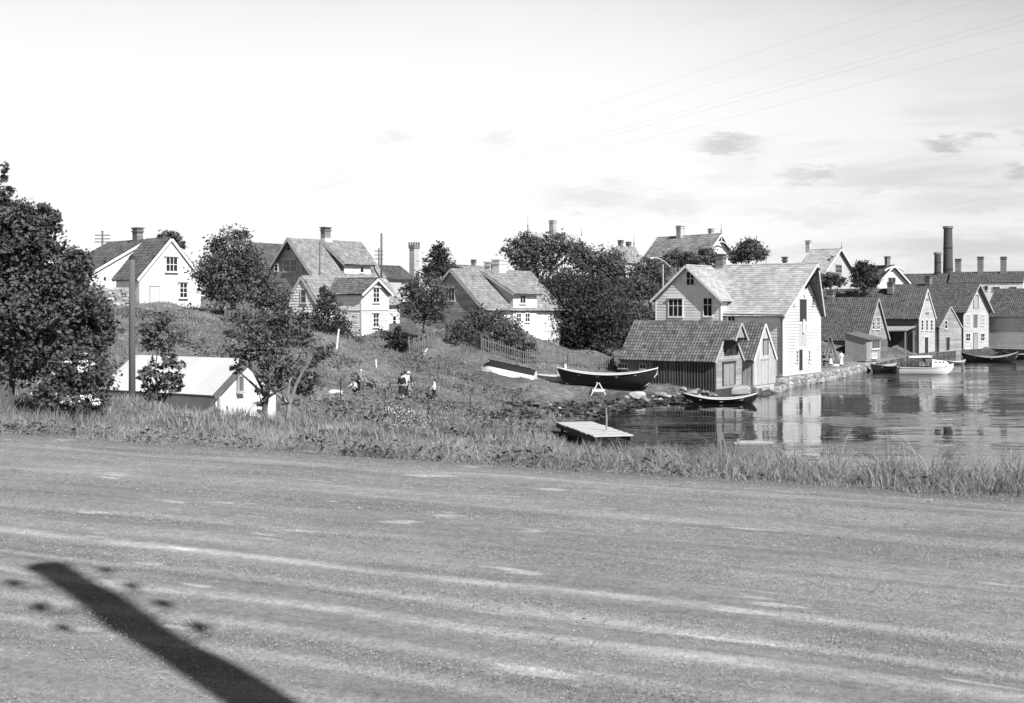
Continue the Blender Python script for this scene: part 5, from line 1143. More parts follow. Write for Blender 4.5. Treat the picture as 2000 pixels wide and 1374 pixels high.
W_ = np.array(W_); tag(np_mesh('seaweed', W_, 4, RNG.uniform(-1, 1, len(W_)), mat('wet_seaweed', .075, .7, 3, .3, .6)), 'dark seaweed and wrack strewn on the muddy shore', kind='stuff')
p = hit(1243, 776); o = tag(link('boulder', PSTONES[1]), 'pale flat boulder on the shore below the bow of the black boat', 'boulder'); o.location = p + Vector((0, 0, .15)); o.scale = (1.7, 1.1, .8)
wl = thing('stone_wall', 'rough pale dry stone wall below the bigger white hill house', 'wall', G(215, 88))
for r_ in range(4):
    for k in range(9):
        o = link('stone', random.choice(BLOCKS + PSTONES), wl); x = (k - 4) * .36 + (r_ % 2) * .15; o.location = (x, -.1 + rnd(-.08, .08), r_ * .36 + .05); o.scale = (rnd(.45, .62), .6, rnd(.4, .5)); o.rotation_euler = (0, 0, rnd(-.4, .4))
# stones and grit lying on the road
for i in range(46):
    p = RP(rnd(-8, 8), rnd(4.4, 10.6)); o = tag(link('road_stone', random.choice(PSTONES if random.random() < .6 else STONES)), 'loose pebble lying on the dirt road', 'stone', 'loose pebbles on the road'); s_ = rnd(.012, .032)
    o.location = p + Vector((0, 0, s_ * .2)); o.rotation_euler = (0, 0, rnd(0, 6)); o.scale = (s_ * 1.4, s_, s_ * .7)
k = 90000; n_ = 3.0 + 7.9 * RNG.uniform(0, 1, k) ** 1.25; a_ = RNG.uniform(-1, 1, k) * (n_ * .62 + 1.6) - n_ * .42; s_ = RNG.uniform(.002, .0065, k) * (.75 + n_ * .045)
c = np.stack([a_, n_, np.full(k, .006)], -1); th = RNG.uniform(0, 6.28, k); dx = np.stack([np.cos(th), np.sin(th), th * 0], -1) * s_[:, None]; dy = np.stack([-np.sin(th), np.cos(th), th * 0], -1) * s_[:, None] * .8; up = np.stack([th * 0, th * 0, s_ * .8], -1)
V = np.concatenate([np.stack([c - dx, c - dy, c + up, c + up], 1), np.stack([c - dy, c + dx, c + up, c + up], 1), np.stack([c + dx, c + dy, c + up, c + up], 1), np.stack([c + dy, c - dx, c + up, c + up], 1)])[:, :3]
o = tag(np_mesh('road_gravel', V, 3, np.tile(RNG.uniform(-1, 1, k), 4), mat('grit', .25, .6, rough=.95)), 'loose grit scattered over the dirt road', kind='stuff'); o.location = road.location; o.rotation_euler = road.rotation_euler

# ------------------------------------------------------------------ boats
def hull(o, L, B, D, rise=.35, m=M_HULLD, gun=M_HULLW, inside=M_WOODIN, transom=False, thwarts=3, fine=2.2, strakes=6, keelm=None, bow=.0, full=.55, gw=.07):
    """double ended or transom sterned lapstrake hull along local x, keel at z=0"""
    n = 25; xs = [-1 + 2 * i / (n - 1) for i in range(n)]
    def bb(x):
        if transom and x < 0: return B / 2 * (1 - .22 * abs(x) ** 2)
        return B / 2 * max(.0, 1 - abs(x) ** fine)
    def sh(x): return D + rise * (x * x if not (transom and x < 0) else .12 * x * x) + bow * max(0, x) ** 2
    def kl(x):
        e = max(0, abs(x) - .62) / .38
        if transom and x < 0: e = 0
        return (D + rise * .5) * .55 * e ** 2.2
    def sx(x, u): return x * L / 2 * (1 - (.06 if not (transom and x < 0) else .0) * (1 - u) * abs(x) ** 3)
    def pt(x, u, off=0.0):
        b = bb(x); y = b * (u ** full); z = kl(x) + (sh(x) - kl(x)) * (u ** 1.25)
        return sx(x, u), max(y - off, 0.004 if off == 0 else 0), z
    mb = MB(); ins = MB()
    for sg in (1, -1):
        for k in range(strakes):
            u0, u1 = k / strakes, (k + 1) / strakes
            for i in range(n - 1):
                q = []
                for (x, u, o_) in ((xs[i], u0, 0), (xs[i + 1], u0, 0), (xs[i + 1], u1, -.018), (xs[i], u1, -.018)):
                    X, Y, Zz = pt(x, u, o_); q.append((X, sg * Y, Zz))
                mb.poly(q, (k % 2) * .3)
                q = []
                for (x, u) in ((xs[i], u0), (xs[i + 1], u0), (xs[i + 1], u1), (xs[i], u1)):
                    X, Y, Zz = pt(x, u, .035); q.append((X * .985, sg * Y, Zz + (.03 if u == 0 else 0)))
                ins.poly(q, 0)
    if transom:
        q = [(sx(-1, u), pt(-1, u)[1] * s_, pt(-1, u)[2]) for s_, us in ((1, [0, .2, .4, .6, .8, 1]), (-1, [1, .8, .6, .4, .2])) for u in us]; mb.poly(q)
    ho = mb.build('hull', m, o); tag(ins.build('lining', inside, o))
    g = MB()
    for sg in (1, -1):
        pl = [(pt(x, 1)[0], sg * pt(x, 1, -.02)[1], pt(x, 1)[2]) for x in xs]
        for a, b in zip(pl[:-1], pl[1:]): g.bar(a, b, gw, .06)
    g.build('gunwale', gun, o)
    for e in ((1,) if transom else (1, -1)):
        st = MB(); st.tube([(sx(.8 * e, 0), 0, kl(.8) - .03), (sx(.93 * e, .2), 0, pt(e * .93, .2)[2]), (L / 2 * e * .985, 0, D * .75 + rise * .5), (L / 2 * e * 1.0, 0, sh(e) + .1)], [.04, .045, .045, .035], 6); st.build('stem', gun if gw > .08 else m, o)
    kb = MB(); kb.bar((-L * .4, 0, -.02), (L * .4, 0, -.02), .07, .1); kb.build('keel', keelm or m, o)
    for k in range(thwarts):
        x = -.55 + 1.1 * k / max(1, thwarts - 1); b = bb(x) * .93; z = sh(x) - .2; t = MB(); t.box(x * L / 2 - .12, -b, z - .02, x * L / 2 + .12, b, z + .02); t.build('thwart', inside, o)
    return sh, bb
b = hit(1186, 760); o = thing('beached_boat', 'large black tarred boat with a white gunwale drawn up on the shore', 'boat', b + Vector((0, 0, .1)), R(-6)); hull(o, 7.9, 2.1, .95, .5, M_HULLD, M_HULLW, thwarts=4, gw=.11, fine=2.6)
mb = MB(); mb.box(-3.35, -.3, 1.0, -3.2, -.15, 1.75); mb.build('mooring_post', M_HULLW, o)
b = G(1093, 94.2); o = thing('beached_boat', 'smaller grey open boat lying between the black boat and the upturned one', 'boat', Vector((b.x, b.y, b.z - .12)), R(-4)); hull(o, 4.2, 1.3, .55, .16, M_HULLG, M_HULLW, thwarts=3)
b = G(996, 91.5); o = thing('upturned_boat', 'white boat with a dark bottom lying upside down in the grass', 'boat', b + Vector((0, 0, 1.0)), 0); o.rotation_euler = (R(180), R(-11), R(162)); hull(o, 4.4, 1.5, .85, .06, M_HULLW, M_HULLW, thwarts=2, strakes=5, transom=True, fine=3, keelm=M_HULLD)
mb = MB()
for sg in (1, -1):
    xs = [-1 + .1 * i for i in range(21)]
    def bt_(x, u): 
        b = .75 * (1 - .22 * abs(x) ** 2 if x < 0 else max(0, 1 - abs(x) ** 3)); e = 0 if x < 0 else (max(0, abs(x) - .62) / .38) ** 2.2 * .48
        return (x * 2.2 * (1 - (0 if x < 0 else .05 * (1 - u) * abs(x) ** 3)), sg * (b * u ** .55 + .022), e + (.85 - e) * u ** 1.25 - .012)
    for i in range(20):
        for u0, u1 in ((0, .12), (.12, .3), (.3, .55)): mb.poly([bt_(xs[i], u0), bt_(xs[i + 1], u0), bt_(xs[i + 1], u1), bt_(xs[i], u1)])
mb.build('bottom_paint', M_HULLD, o)
b = P(1407, 788, 89.5); o = thing('rowing_boat', 'dark rowing boat with pale gunwale floating at the stony shore', 'boat', (b.x, b.y, -.14), R(-4)); hull(o, 5.5, 1.45, .48, .42, M_HULLD, M_HULLW, thwarts=3, gw=.06)
for k in (-1, 1):
    mb = MB(); mb.tube([(-1.3, k * .3, .42), (1.2, k * .42, .5)], .025, 6); mb.box(1.1, k * .42 - .06, .48, 1.7, k * .42 + .06, .51); mb.build('oar', M_WOODIN, o)
b = P(1808, 731, 128); o = thing('motor_boat', 'white motor boat with cabin and pale canopy moored off the quay', 'motor boat', (b.x, b.y, -.22), R(-7)); hull(o, 5.8, 1.8, .88, .3, M_HULLW, M_HULLW, transom=True, thwarts=0, bow=.12, fine=2.6, full=.24)
sup = len(o.children)
mb = MB(); mb.hexa([(.5, -.72, 1.0), (2.5, -.32, 1.2), (2.5, .32, 1.2), (.5, .72, 1.0)], [(.55, -.6, 1.85), (2.1, -.25, 1.66), (2.1, .25, 1.66), (.55, .6, 1.85)]); mb.build('cabin', M_HULLW, o)
for x in (.95, 1.4, 1.8):
    mb = MB(); mb.tube([(x, -.69 + .19 * (x - .5), 1.5), (x, -.4, 1.5)], .085, 8); mb.build('porthole', M_GLASS, o)
mb = MB(); mb.hexa([(-.1, -.68, 1.45), (.5, -.68, 1.45), (.5, .68, 1.45), (-.1, .68, 1.45)], [(-.3, -.55, 2.05), (.35, -.6, 2.05), (.35, .6, 2.05), (-.3, .55, 2.05)]); mb.build('cockpit_shade', M_MIDW, o)  # dark block standing in for the shaded cockpit gap below the canopy
mb = MB(); mb.hexa([(-1.9, -.72, 2.02), (.55, -.72, 2.08), (.55, .72, 2.08), (-1.9, .72, 2.02)], [(-1.8, -.6, 2.16), (.5, -.6, 2.24), (.5, .6, 2.24), (-1.8, .6, 2.16)]); mb.build('canopy', M_HULLW, o)
for x in (-1.75, -.6):
    for sg in (-1, 1): mb = MB(); mb.tube([(x, sg * .66, 1.0), (x, sg * .66, 2.04)], .025, 6); mb.build('canopy_post', M_IRON, o)
mb = MB(); mb.box(-2.6, -.7, .8, -.1, .7, .86); mb.build('cockpit_floor', M_WOODIN, o)
mb = MB(); mb.tube([(-2.7, .1, 1.0), (-2.4, .1, 1.0)], .02, 6)
mb = MB()
for sg in (1, -1): mb.bar((-2.85, sg * .73, .84), (2.1, sg * .62, 1.05), .05, .05)
mb.build('rubbing_strake', M_IRON, o)
for c_ in list(o.children)[sup:]: c_.location.z += .06
b = P(1932, 706, 157); o = thing('moored_boat', 'long black open boat moored below the far white warehouse', 'boat', (b.x, b.y, -.25), R(-3)); hull(o, 7.4, 1.9, .85, .7, M_HULLD, M_WOODIN, thwarts=3, gw=.09)
b = P(1866, 712, 150); o = thing('moored_boat', 'small grey dinghy between the motor boat and the long black boat', 'boat', (b.x, b.y, -.18), R(15)); hull(o, 2.9, 1.2, .5, .25, M_HULLG, M_HULLW, thwarts=2)
b = P(1728, 713, 134); o = thing('moored_boat', 'dark low barge moored against the quay behind the motor boat', 'boat', (b.x, b.y, -.2), R(40)); hull(o, 5.4, 1.9, .8, .3, M_HULLD, M_MIDW, thwarts=2)
b = P(1990, 703, 168); o = thing('moored_boat', 'dark hull cut by the right edge of the picture', 'boat', (b.x, b.y, -.25), R(5)); hull(o, 5.0, 1.7, .8, .4, M_HULLD, M_MIDW, thwarts=2)
# trestle in front of the black boat
p = hit(1169, 764); p = G(1169, p.y - 1.5); o = thing('trestle', 'white A-shaped trestle standing in front of the black boat', 'trestle', p)
for sg in (-1, 1): mb = MB(); mb.bar((sg * .62, 0, -.05), (sg * .04, .05, 1.0), .07); mb.build('leg', M_TRIM, o)
mb = MB(); mb.box(-.48, -.05, .32, .48, .0, .5); mb.build('crossbar', M_TRIM, o)
mb = MB(); mb.bar((-.1, .1, 1.0), (-.1, 1.2, .9), .07); mb.build('beam', M_TRIM, o)
# jetty platform
za = ZC - 6.42; C4 = [P(1085, 600, 65), P(1160, 600, 58), P(1226, 600, 61), P(1155, 600, 67)]; A0 = Vector((C4[0].x, C4[0].y, za)); e1 = Vector((C4[1].x - C4[0].x, C4[1].y - C4[0].y, 0)); L1 = e1.length; e1 /= L1; e2 = Vector((-e1.y, e1.x, 0)); L2 = 2.05
jt = thing('jetty', 'small pale plank jetty standing in the shallow water', 'jetty', A0, math.atan2(e1.y, e1.x))
np_ = 24; pm = []
for i in range(4):
    mb = MB(); mb.box(0, 0, 0, L1 / np_ - .012, L2, .06, rnd(-1, 1)); me = mb.mesh('plank'); me.materials.append(mat('bleached_planks', .48, .1, 4, .12, .9)); pm.append(me)
for i in range(np_): o = link('plank', pm[i % 4], jt, (i * L1 / np_, rnd(-.04, .04), rnd(0, .012)))
for y in (.12, L2 - .12): mb = MB(); mb.box(-.05, y - .07, -.24, L1 + .05, y + .07, -.004); mb.build('stringer', M_DARKW, jt)
for x in (.3, L1 / 2, L1 - .3):
    for y in (.3, L2 - .3): mb = MB(); mb.tube([(x, y, -2.2), (x, y, -.1)], .09, 8); mb.build('pile', M_DARKW, jt)
b = P(1184, 845, 60.5)
mb = MB(); mb.tube([(0, 0, -.8), (.02, 0, .6), (0, 0, 1.25)], [.05, .045, .03], 6); tag(mb.build('post', M_WEATH, None, False, (b.x, b.y, za)), 'thin upright post at the far corner of the plank jetty', 'post')
b = P(1470, 866, 62.5); mb = MB(); mb.tube([(-1.0, 0, .02), (-.7, 0, .05), (.3, .1, .06), (1.1, .15, .03)], [.1, .16, .15, .09], 9); mb.tube([(-.8, 0, .1), (-.82, 0, .3)], [.08, .05], 7); tag(mb.build('log', M_WEATH, None, False, (b.x, b.y, 0)), 'grey log floating near the road bank', 'log')
b = P(1401, 868, 61.5); mb = MB(); mb.tube([(0, 0, -1.2), (-.04, 0, .5), (-.08, 0, 1.35)], [.04, .035, .02], 6); tag(mb.build('post', M_IRON, None, False, (b.x, b.y, 0)), 'thin dark stake rising from the water beside the floating log', 'post')

# ------------------------------------------------------------------ fences and stakes
def fence(name, label, path, hgt, step, wd, m, jitter=.04, postm=None, lean=.04, piece='picket', group=None):
    o = thing(name, label, 'fence', path[0], 0, group); ms = []
    for i in range(5): mb = MB(); mb.hexa([(-wd / 2, -.012, -.1), (wd / 2, -.012, -.1), (wd / 2, .012, -.1), (-wd / 2, .012, -.1)], [(-wd / 2, -.012, 1), (wd / 2, -.012, 1), (wd / 2, .012, 1), (-wd / 2, .012, 1)], rnd(-1, 1)); me = mb.mesh(piece); me.materials.append(m); ms.append(me)
    for a, b in zip(path[:-1], path[1:]):
        d = Vector((b.x - a.x, b.y - a.y, 0)); L_ = d.length; d /= L_; ang = math.atan2(d.y, d.x); x = 0; n = Vector((d.y, -d.x, 0))
        while x < L_:
            p = a + d * x; p.z = gz(p.x, p.y); q = link(piece, random.choice(ms), o, p - path[0] + n * .04); q.rotation_euler = (rnd(-lean, lean), rnd(-lean, lean), ang); q.scale = (1, 1, hgt * rnd(1 - jitter * 2, 1 + jitter * 2)); x += step
        for f in (.25, .8):
            mb = MB(); k = max(2, int(L_ / 1.5)); pl = [a + d * (L_ * i / k) for i in range(k + 1)]
            for p in pl: p.z = gz(p.x, p.y) + hgt * f
            for p, q in zip(pl[:-1], pl[1:]): mb.bar(p - path[0], q - path[0], .04, .08)
            mb.build('rail', m, o)
        k = max(1, int(L_ / 2.4))
        for i in range(k + 1):
            p = a + d * (L_ * i / k); p.z = gz(p.x, p.y) - .2; mb = MB(); mb.box(-.05, -.05, 0, .05, .05, hgt + .3 + rnd(0, .12)); mb.build('post', postm or m, o, False, p - path[0] - n * .06)
    return o
fence('picket_fence', 'grey weathered picket fence behind the beached boats', [G(872, 101), G(940, 97.5), G(1030, 98.5), G(1110, 100), G(1198, 101.5)], 1.15, .2, .085, M_MIDW)
fence('board_fence', 'dark board fence with a light top rail under the round tree', [G(440, 90.5), G(520, 91.5), G(560, 93)], 1.05, .3, .2, M_MIDW, piece='board', postm=M_CREAM)
fence('garden_fence', 'leaning grey garden fence below the dark bush by the white wing', [G(800, 94.5), G(850, 96.5)], 1.3, .22, .12, M_MIDW, lean=.1, piece='board')
fp = [hit(665, 788), hit(752, 800), hit(836, 820), hit(918, 822), hit(1001, 806)]
wf = thing('wire_fence', 'thin post and wire fence crossing the meadow below the children', 'fence', fp[0])
for p, h_ in zip(fp, (1.15, .9, 1.5, 1.25, .95)): mb = MB(); mb.tube([(0, 0, -.2), (.02, 0, h_)], [.035, .03], 6); mb.build('post', M_DARKW, wf, False, p - fp[0])
for f in (.3, .55, .8, 1.0):
    mb = MB()
    for a, b in zip(fp[:-1], fp[1:]): mb.tube([a - fp[0] + Vector((0, 0, f * .9)), (a + b) / 2 - fp[0] + Vector((0, 0, f * .9 - .06)), b - fp[0] + Vector((0, 0, f * .9))], .006, 4)
    mb.build('wire', M_IRON, wf)
def stake(px0, py0, px1, py1, r_, lab, m=M_TRIM):
    p = hit(px0, py0); t = P(px1, py1, p.y) - p; mb = MB(); mb.tube([Vector((0, 0, -.15)), t * .5, t], [r_, r_ * .95, r_ * .85], 7); tag(mb.build('stake', m, None, False, p), lab, 'stake')
stake(657, 681, 662, 643, .085, 'white leaning post beside the dark yew'); stake(735, 718, 734, 702, .06, 'short white peg alone on the meadow slope'); stake(827, 694, 835, 681, .07, 'white slanting board below the garden fence')

# ------------------------------------------------------------------ poles, wires, lamp
def pole(name, label, base, H, r0, r1, arms=(), ins=(), group=None, arm_w=1.2, az=0.0):
    o = thing(name, label, 'pole', base, az, group); mb = MB(); mb.tube([(0, 0, -.5), (0, 0, H * .5), (0, 0, H)], [r0, (r0 + r1) / 2, r1], 12); mb.build('post', M_POLE, o, True)
    cm = MB(); cm.lathe([(r1 * 1.15, H - .02), (r1 * 1.1, H + .04), (.01, H + .12)], n=10); cm.build('cap', M_IRON, o)
    def insul(x, y, z): i_ = MB(); i_.lathe([(.02, -.02), (.042, 0), (.045, .05), (.028, .075), (.038, .1), (.015, .13)], (x, y, z), 10); return i_.build('insulator', M_PORC, o)
    for z in arms:
        mb = MB(); mb.box(-arm_w / 2, -.05, z - .05, arm_w / 2, .05, z + .05); a = mb.build('crossarm', M_POLE, o)
        for x in (-arm_w * .45, -arm_w * .25, arm_w * .25, arm_w * .45): i_ = insul(x, 0, z + .06); i_.parent = a
    for (x, z) in ins:
        mb = MB(); mb.tube([(0, 0, z - .12), (x * .7, 0, z - .14), (x, 0, z - .08), (x, 0, z)], .011, 6); h_ = mb.build('hook', M_IRON, o); i_ = insul(x, 0, z); i_.parent = h_
    return o
pole('pole', 'plain grey wooden pole standing in front of the white shed', G(258, 30) - Vector((0, 0, .1)), P(251, 505, 30).z - G(258, 30).z + .1, .088, .072)
# the pole beside the camera that throws its shadow on the road
el_, az_ = R(SUN_EL), R(SUN_AZ); tip = Vector((-2.85, 7.24, ROAD_Z)); Hp = 8.6; Lp = Hp / math.tan(el_); bp = tip + Vector((math.sin(az_), -math.cos(az_), 0)) * Lp
cr = az_
sp = lambda along, side: (side, Hp - along * math.tan(el_))
pole('telephone_pole', 'tall telephone pole beside the camera whose shadow with insulators falls on the road', bp, Hp, .15, .118, (), [sp(.33, .26), sp(.83, .25), sp(1.36, .24), sp(1.88, .24), sp(.40, -.29), sp(.98, -.29), sp(1.48, -.31)], az=cr)
t1 = pole('telephone_pole', 'taller of two slim telephone poles behind the large grey house', P(745, 560, 126), P(745, 458, 126).z - P(745, 560, 126).z, .12, .1, (), [(.22, 5.2), (-.22, 5.0), (.22, 4.7)])
t2 = pole('telephone_pole', 'shorter pole with crossarms left of the taller slim pole', P(740, 560, 150), P(740, 487, 150).z - P(740, 560, 150).z, .12, .1, (4.5, 4.0, 3.5), arm_w=1.1)
b = G(200, 126); t3 = pole('telephone_pole', 'telephone pole with three crossarms rising behind the white hill house roof', b, P(200, 453, 126).z - b.z, .12, .1, (P(200, 460, 126).z - b.z, P(200, 467, 126).z - b.z, P(200, 473, 126).z - b.z), arm_w=1.6)
b = P(624.5, 612, 116); pole('mast', 'slim dark mast in front of the large grey house roof', b, P(624, 476, 116).z - b.z, .09, .07)
top3 = Vector((t3.location.x, t3.location.y, P(200, 465, 126).z))
far_end = Vector((21.5, 2.0, ZC + 6.6))
wr = thing('telephone_wire', 'faint telephone wires crossing the sky from upper right towards the hill', 'wires', (top3.x, top3.y, top3.z))
for dz0, dx0, dz1, dx1 in ((.35, .6, .9, .6), (.35, -.6, .9, -.5), (-.05, .6, .3, .6), (-.45, -.6, -.3, -.5), (-.45, .5, -.3, .6)):
    a = Vector((dx0, 0, dz0)); b = far_end - top3 + Vector((dx1, dx1, dz1)); mb = MB(); pl = [a.lerp(b, i / 24) - Vector((0, 0, 1.6 * 4 * (i / 24) * (1 - i / 24))) for i in range(25)]; mb.tube(pl, .0015, 4); mb.build('wire', M_GREYW, wr)
b = P(1295, 560, 132); o = thing('street_lamp', 'gooseneck street lamp with a curved pale arm left of the white warehouse', 'lamp', b); H = P(1295, 517, 132).z - b.z
mb = MB(); mb.tube([(0, 0, -2), (0, 0, H)], .05, 8); mb.build('post', M_TRIM, o)
mb = MB(); mb.tube([(.85, 0, H - .3), (.3, 0, H + .25), (-.3, 0, H + .62), (-.9, 0, H + .78), (-1.25, 0, H + .8)], [.035] * 5, 7); mb.build('arm', M_TRIM, o)
mb = MB(); mb.lathe([(.05, .82 + H), (.2, .74 + H), (.22, .66 + H), (.03, .66 + H)], (-1.3, 0, 0), 10); mb.build('lamp_shade', M_TRIM, o)
mb = MB(); mb.tube([(0, 0, H - .35), (.85, 0, H - .3)], .02, 6); mb.build('brace', M_IRON, o)

# ------------------------------------------------------------------ people
def skin_mesh(name, verts, edges, radii, m, parent, root=0, sub=1):
    me = bpy.data.meshes.new(name); me.from_pydata([tuple(v) for v in verts], edges, []); ob = bpy.data.objects.new(name, me); COL.objects.link(ob)
    md = ob.modifiers.new('skin', 'SKIN'); md.use_smooth_shade = True
    for i, r_ in enumerate(radii): me.skin_vertices[0].data[i].radius = (r_, r_) if not isinstance(r_, tuple) else r_
    me.skin_vertices[0].data[root].use_root = True
    sb = ob.modifiers.new('sub', 'SUBSURF'); sb.levels = sub; sb.render_levels = sub
    dg = bpy.context.evaluated_depsgraph_get(); out = bpy.data.meshes.new_from_object(ob.evaluated_get(dg)); bpy.data.objects.remove(ob)
    out.materials.clear(); out.materials.append(m); out.name = name
    return link(name, out, parent)
def person(label, base, H, rz, top=M_CLOTHW, low=M_CLOTHD, hair=M_HAIRD, skirt=False, lean=0.0, stride=.0, arms=(.2, -.2), hat=None, crouch=0.0, group=None, socks=None, hem=.3):
    """body in units of the standing height, facing local -y"""
    o = thing('person', label, 'person', base, rz, group); k = H
    hp = .50 - crouch * .26; pel = Vector((0, crouch * .08, hp)); dl = Vector((0, -math.sin(lean), math.cos(lean)))
    che = pel + dl * .23; nek = pel + dl * .335; hd = nek + (dl * .5 + Vector((0, -.1, .5))).normalized() * .075; crn = hd + (dl + Vector((0, 0, .6))).normalized() * .055
    V = [pel, che, nek, hd, crn, hd + Vector((0, -.052, -.005))]; E = [(0, 1), (1, 2), (2, 3), (3, 4), (3, 5)]; Rr = [.075, .08, .032, .052, .045, .013]
    SL, LL = {}, {}
    for sg, ar in ((1, arms[0]), (-1, arms[1])):
        s0 = che + dl * .07 + Vector((sg * .105, 0, 0)); el = s0 + Vector((sg * .035, -math.sin(ar) * .16, -math.cos(ar) * .16)); wr = el + Vector((0, -math.sin(ar + .35) * .14, -math.cos(ar + .35) * .14)); d = (wr - el).normalized(); pm = wr + d * .035
        i = len(V); V += [s0, el, wr, pm]; E += [(1, i), (i, i + 1), (i + 1, i + 2), (i + 2, i + 3)]; Rr += [.036, .026, .017, .02]; SL[sg] = (s0, el, wr)
        side = Vector((0, 1, 0)).cross(d); side = side.normalized() if side.length > .05 else Vector((1, 0, 0))
        for f, (off, ln) in enumerate(((-.014, .036), (-.005, .043), (.005, .041), (.013, .032))):
            j = len(V); V += [pm + side * off + d * .018, pm + side * off * 1.15 + d * (.018 + ln * .55) + Vector((0, -.004, 0)), pm + side * off * 1.15 + d * (.018 + ln) + Vector((0, .006, 0))]; E += [(i + 3, j), (j, j + 1), (j + 1, j + 2)]; Rr += [.0055, .005, .0042]
        j = len(V); V += [wr + d * .02 - Vector((0, .018, 0)), wr + d * .045 - Vector((0, .026, 0))]; E += [(i + 2, j), (j, j + 1)]; Rr += [.006, .005]
    for sg in (1, -1):
        st = stride * sg; h_ = pel + Vector((sg * .05, 0, -.03)); kn = Vector((sg * (.055 + .05 * crouch), -.02 - st * .1 - crouch * .17, .27 + crouch * .02)); an = Vector((sg * .055, st * -.16 + .015 + crouch * .04, .035 + max(0, -st) * .05)); toe = an + Vector((sg * .012, -.085, -.02))
        i = len(V); V += [h_, kn, an, toe]; E += [(0, i), (i, i + 1), (i + 1, i + 2), (i + 2, i + 3)]; Rr += [.06, .037, .023, .02]; LL[sg] = (h_, kn, an, toe)
    sc = lambda L_: [v * k for v in L_]
    skin_mesh('body', sc(V), E, [r_ * k for r_ in Rr], M_SKIN, o)
    # clothing follows the body
    tv = [pel + dl * .02, che, nek - dl * .03]; te = [(0, 1), (1, 2)]; tr = [.09, .097, .045]
    for sg in (1, -1):
        s0, el, wr = SL[sg]; i = len(tv); tv += [s0, el, el.lerp(wr, .5)]; te += [(1, i), (i, i + 1), (i + 1, i + 2)]; tr += [.047, .036, .029]
    skin_mesh('shirt', sc(tv), te, [r_ * k for r_ in tr], top, o)
    if skirt:
        mb = MB(); n = 16; z0 = pel.z + .04; z1 = hem * .95 if crouch < .3 else .06; prof = [(.08, z0), (.098, z0 - .06), (.115, (z0 + z1) / 2), (.15, z1)]
        i0 = 0; rows = []
        for r_, z in prof: rows.append([(k * (math.cos(2 * math.pi * j / n) * r_ * (1 + .06 * (j % 2))), k * (pel.y + math.sin(2 * math.pi * j / n) * r_ * .9 - (z0 - z) * math.sin(lean) * .1), k * z) for j in range(n)])
        for a, b in zip(rows[:-1], rows[1:]):
            for j in range(n): mb.poly([a[j], a[(j + 1) % n], b[(j + 1) % n], b[j]])
        mb.poly(rows[0]); mb.build('skirt', low, o, True)
    else:
        lv = [pel + dl * .03]; le = []; lr = [.088]
        for sg in (1, -1):
            h_, kn, an, toe = LL[sg]; i = len(lv); lv += [h_, kn.lerp(h_, .1), kn.lerp(an, .85)]; le += [(0, i), (i, i + 1), (i + 1, i + 2)]; lr += [.07, .05, .04]
        skin_mesh('trousers', sc(lv), le, [r_ * k for r_ in lr], low, o)
    for sg in (1, -1):
        h_, kn, an, toe = LL[sg]; skin_mesh('shoe', sc([an + Vector((0, .02, -.005)), an + Vector((0, -.03, -.012)), toe]), [(0, 1), (1, 2)], [.027 * k, .027 * k, .022 * k], M_CLOTHD, o)
        if socks: mb = MB(); mb.tube(sc([an + Vector((0, 0, .02)), an.lerp(kn, .85)]), [.027 * k, .038 * k], 8); mb.build('sock', socks, o, True)
        e = MB(); c = (hd + Vector((sg * .02, -.047, .006))) * k; e.lathe([(.001, -.006 * k), (.006 * k, 0), (.001, .006 * k)], c, 6); e.build('eye', M_IRON, o)
    bm = bmesh.new(); bmesh.ops.create_uvsphere(bm, u_segments=12, v_segments=8, radius=.062 * k)
    for v in bm.verts: v.co = Vector((v.co.x, v.co.y * 1.05, v.co.z * .95)) + (crn * .55 + hd * .45 + Vector((0, .018, .012))) * k
    me = bpy.data.meshes.new('hair'); bm.to_mesh(me); bm.free(); me.materials.append(hair); me.polygons.foreach_set('use_smooth', [True] * len(me.polygons)); link('hair', me, o)
    if hat: mb = MB(); c = crn * k + Vector((0, 0, .012 * k)); mb.lathe([(.11 * k, -.005), (.105 * k, .006), (.06 * k, .012), (.055 * k, .05 * k), (.03 * k, .065 * k), (.002, .066 * k)], c, 14); mb.build('hat', hat, o)
    return o
KG = 'children playing in the meadow'
def at_(px, py): return hit(px, py)
person('fair haired person in a dark vest leaning forward, leftmost in the meadow', at_(700, 769), 1.35, R(60), M_CLOTHM, M_CLOTHD, M_HAIRL, lean=.35, arms=(.5, .7), group=KG)
person('child in dark clothes bending low to the ground', at_(712, 774), 1.15, R(100), M_CLOTHD, M_CLOTHM, M_HAIRD, lean=1.45, arms=(.3, .5), group=KG)
person('small child in white crouching on the grass beside the bending child', at_(694, 771), 1.1, R(-40), M_CLOTHW, M_CLOTHD, M_HAIRD, lean=.5, crouch=.9, arms=(.7, .9), group=KG)
person('girl in a long dark dress with white socks seen from behind', at_(785, 782), 1.42, R(175), M_CLOTHD, M_CLOTHD, M_HAIRD, skirt=True, socks=M_CLOTHW, group=KG, hem=.24)
person('boy in white shirt and dark knee trousers beside the girl in the dark dress', at_(791.5, 779), 1.5, R(185), M_CLOTHW, M_CLOTHD, M_HAIRD, arms=(.5, .3), stride=.3, group=KG)
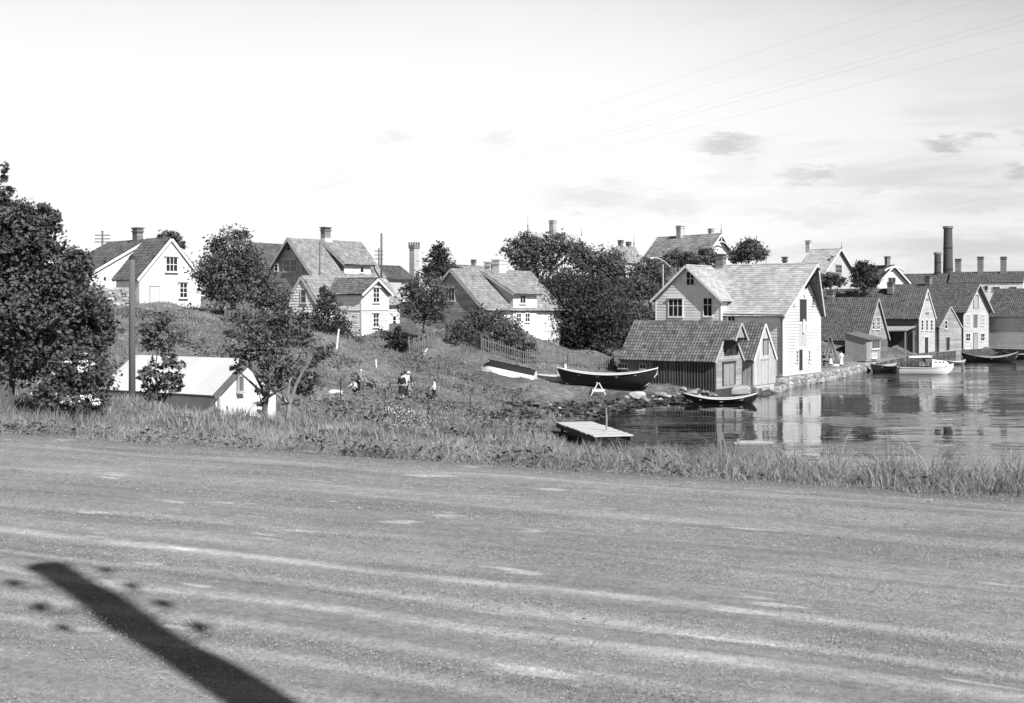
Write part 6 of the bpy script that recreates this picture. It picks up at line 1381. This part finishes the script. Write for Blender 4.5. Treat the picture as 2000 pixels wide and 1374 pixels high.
person('person with a pale sun hat standing behind the boy in the white shirt', at_(797.5, 776), 1.5, R(30), M_CLOTHD, M_CLOTHM, M_HAIRD, skirt=True, hat=M_CLOTHW, group=KG)
person('child in a pale blouse and dark trousers striding alone through the grass', at_(848, 784), 1.35, R(-70), M_CLOTHW, M_CLOTHD, M_HAIRD, stride=.8, arms=(.5, -.4), group=KG)
QG = 'people on the quay beside the white warehouse'
def quay(px, D, dz=.0): v = P(px, 600, D); v.z = max(.86, gz(v.x, v.y)); return v
person('woman in a long white dress standing on the quay', quay(1643, 129), 1.62, R(20), M_CLOTHW, M_CLOTHW, M_HAIRD, skirt=True, group=QG, hem=.1)
person('woman in a grey blouse and white skirt facing the drying net', quay(1622, 127), 1.62, R(150), M_CLOTHM, M_CLOTHW, M_HAIRD, skirt=True, arms=(1.1, .9), group=QG, hem=.2)
person('dark dressed person at the corner of the white warehouse', quay(1609, 125), 1.68, R(60), M_CLOTHD, M_CLOTHD, M_HAIRD, group=QG)
p = quay(1622, 131); o = thing('drying_net', 'dark fishing net hung to dry over two crossed poles on the quay', 'net', p)
for sg in (-1, 1): mb = MB(); mb.tube([(sg * 1.1, 0, 0), (0, .1, 2.9)], .04, 6); mb.build('pole', M_WEATH, o)
mb = MB(); n = 8
for i in range(n):
    for j in range(n):
        f = lambda a, b: ((a / n * 2 - 1) * (1 - b / n) * 1.05, .08 * math.sin(a * 2.3), .15 + b / n * 2.7)
        mb.poly([f(i, j), f(i + 1, j), f(i + 1, j + 1), f(i, j + 1)], rnd(-1, 1))
mb.build('net', M_CLOTHM, o)
for i, (x, lab) in enumerate(((690, 'pale bundle of clothes in the grass left of the crouching child'), (1632, 'pale bundle on the quay between the two women'))):
    p = at_(655, 771) if i == 0 else quay(1632, 128); me = stone_mesh(30 + i, 2, .6, .3); me.materials.append(M_CLOTHW); o = tag(link('bundle', me), lab if i else 'pale bundle lying in the grass left of the children', 'bundle'); o.location = p + Vector((0, 0, .1)); o.scale = (.9, .6, .45)
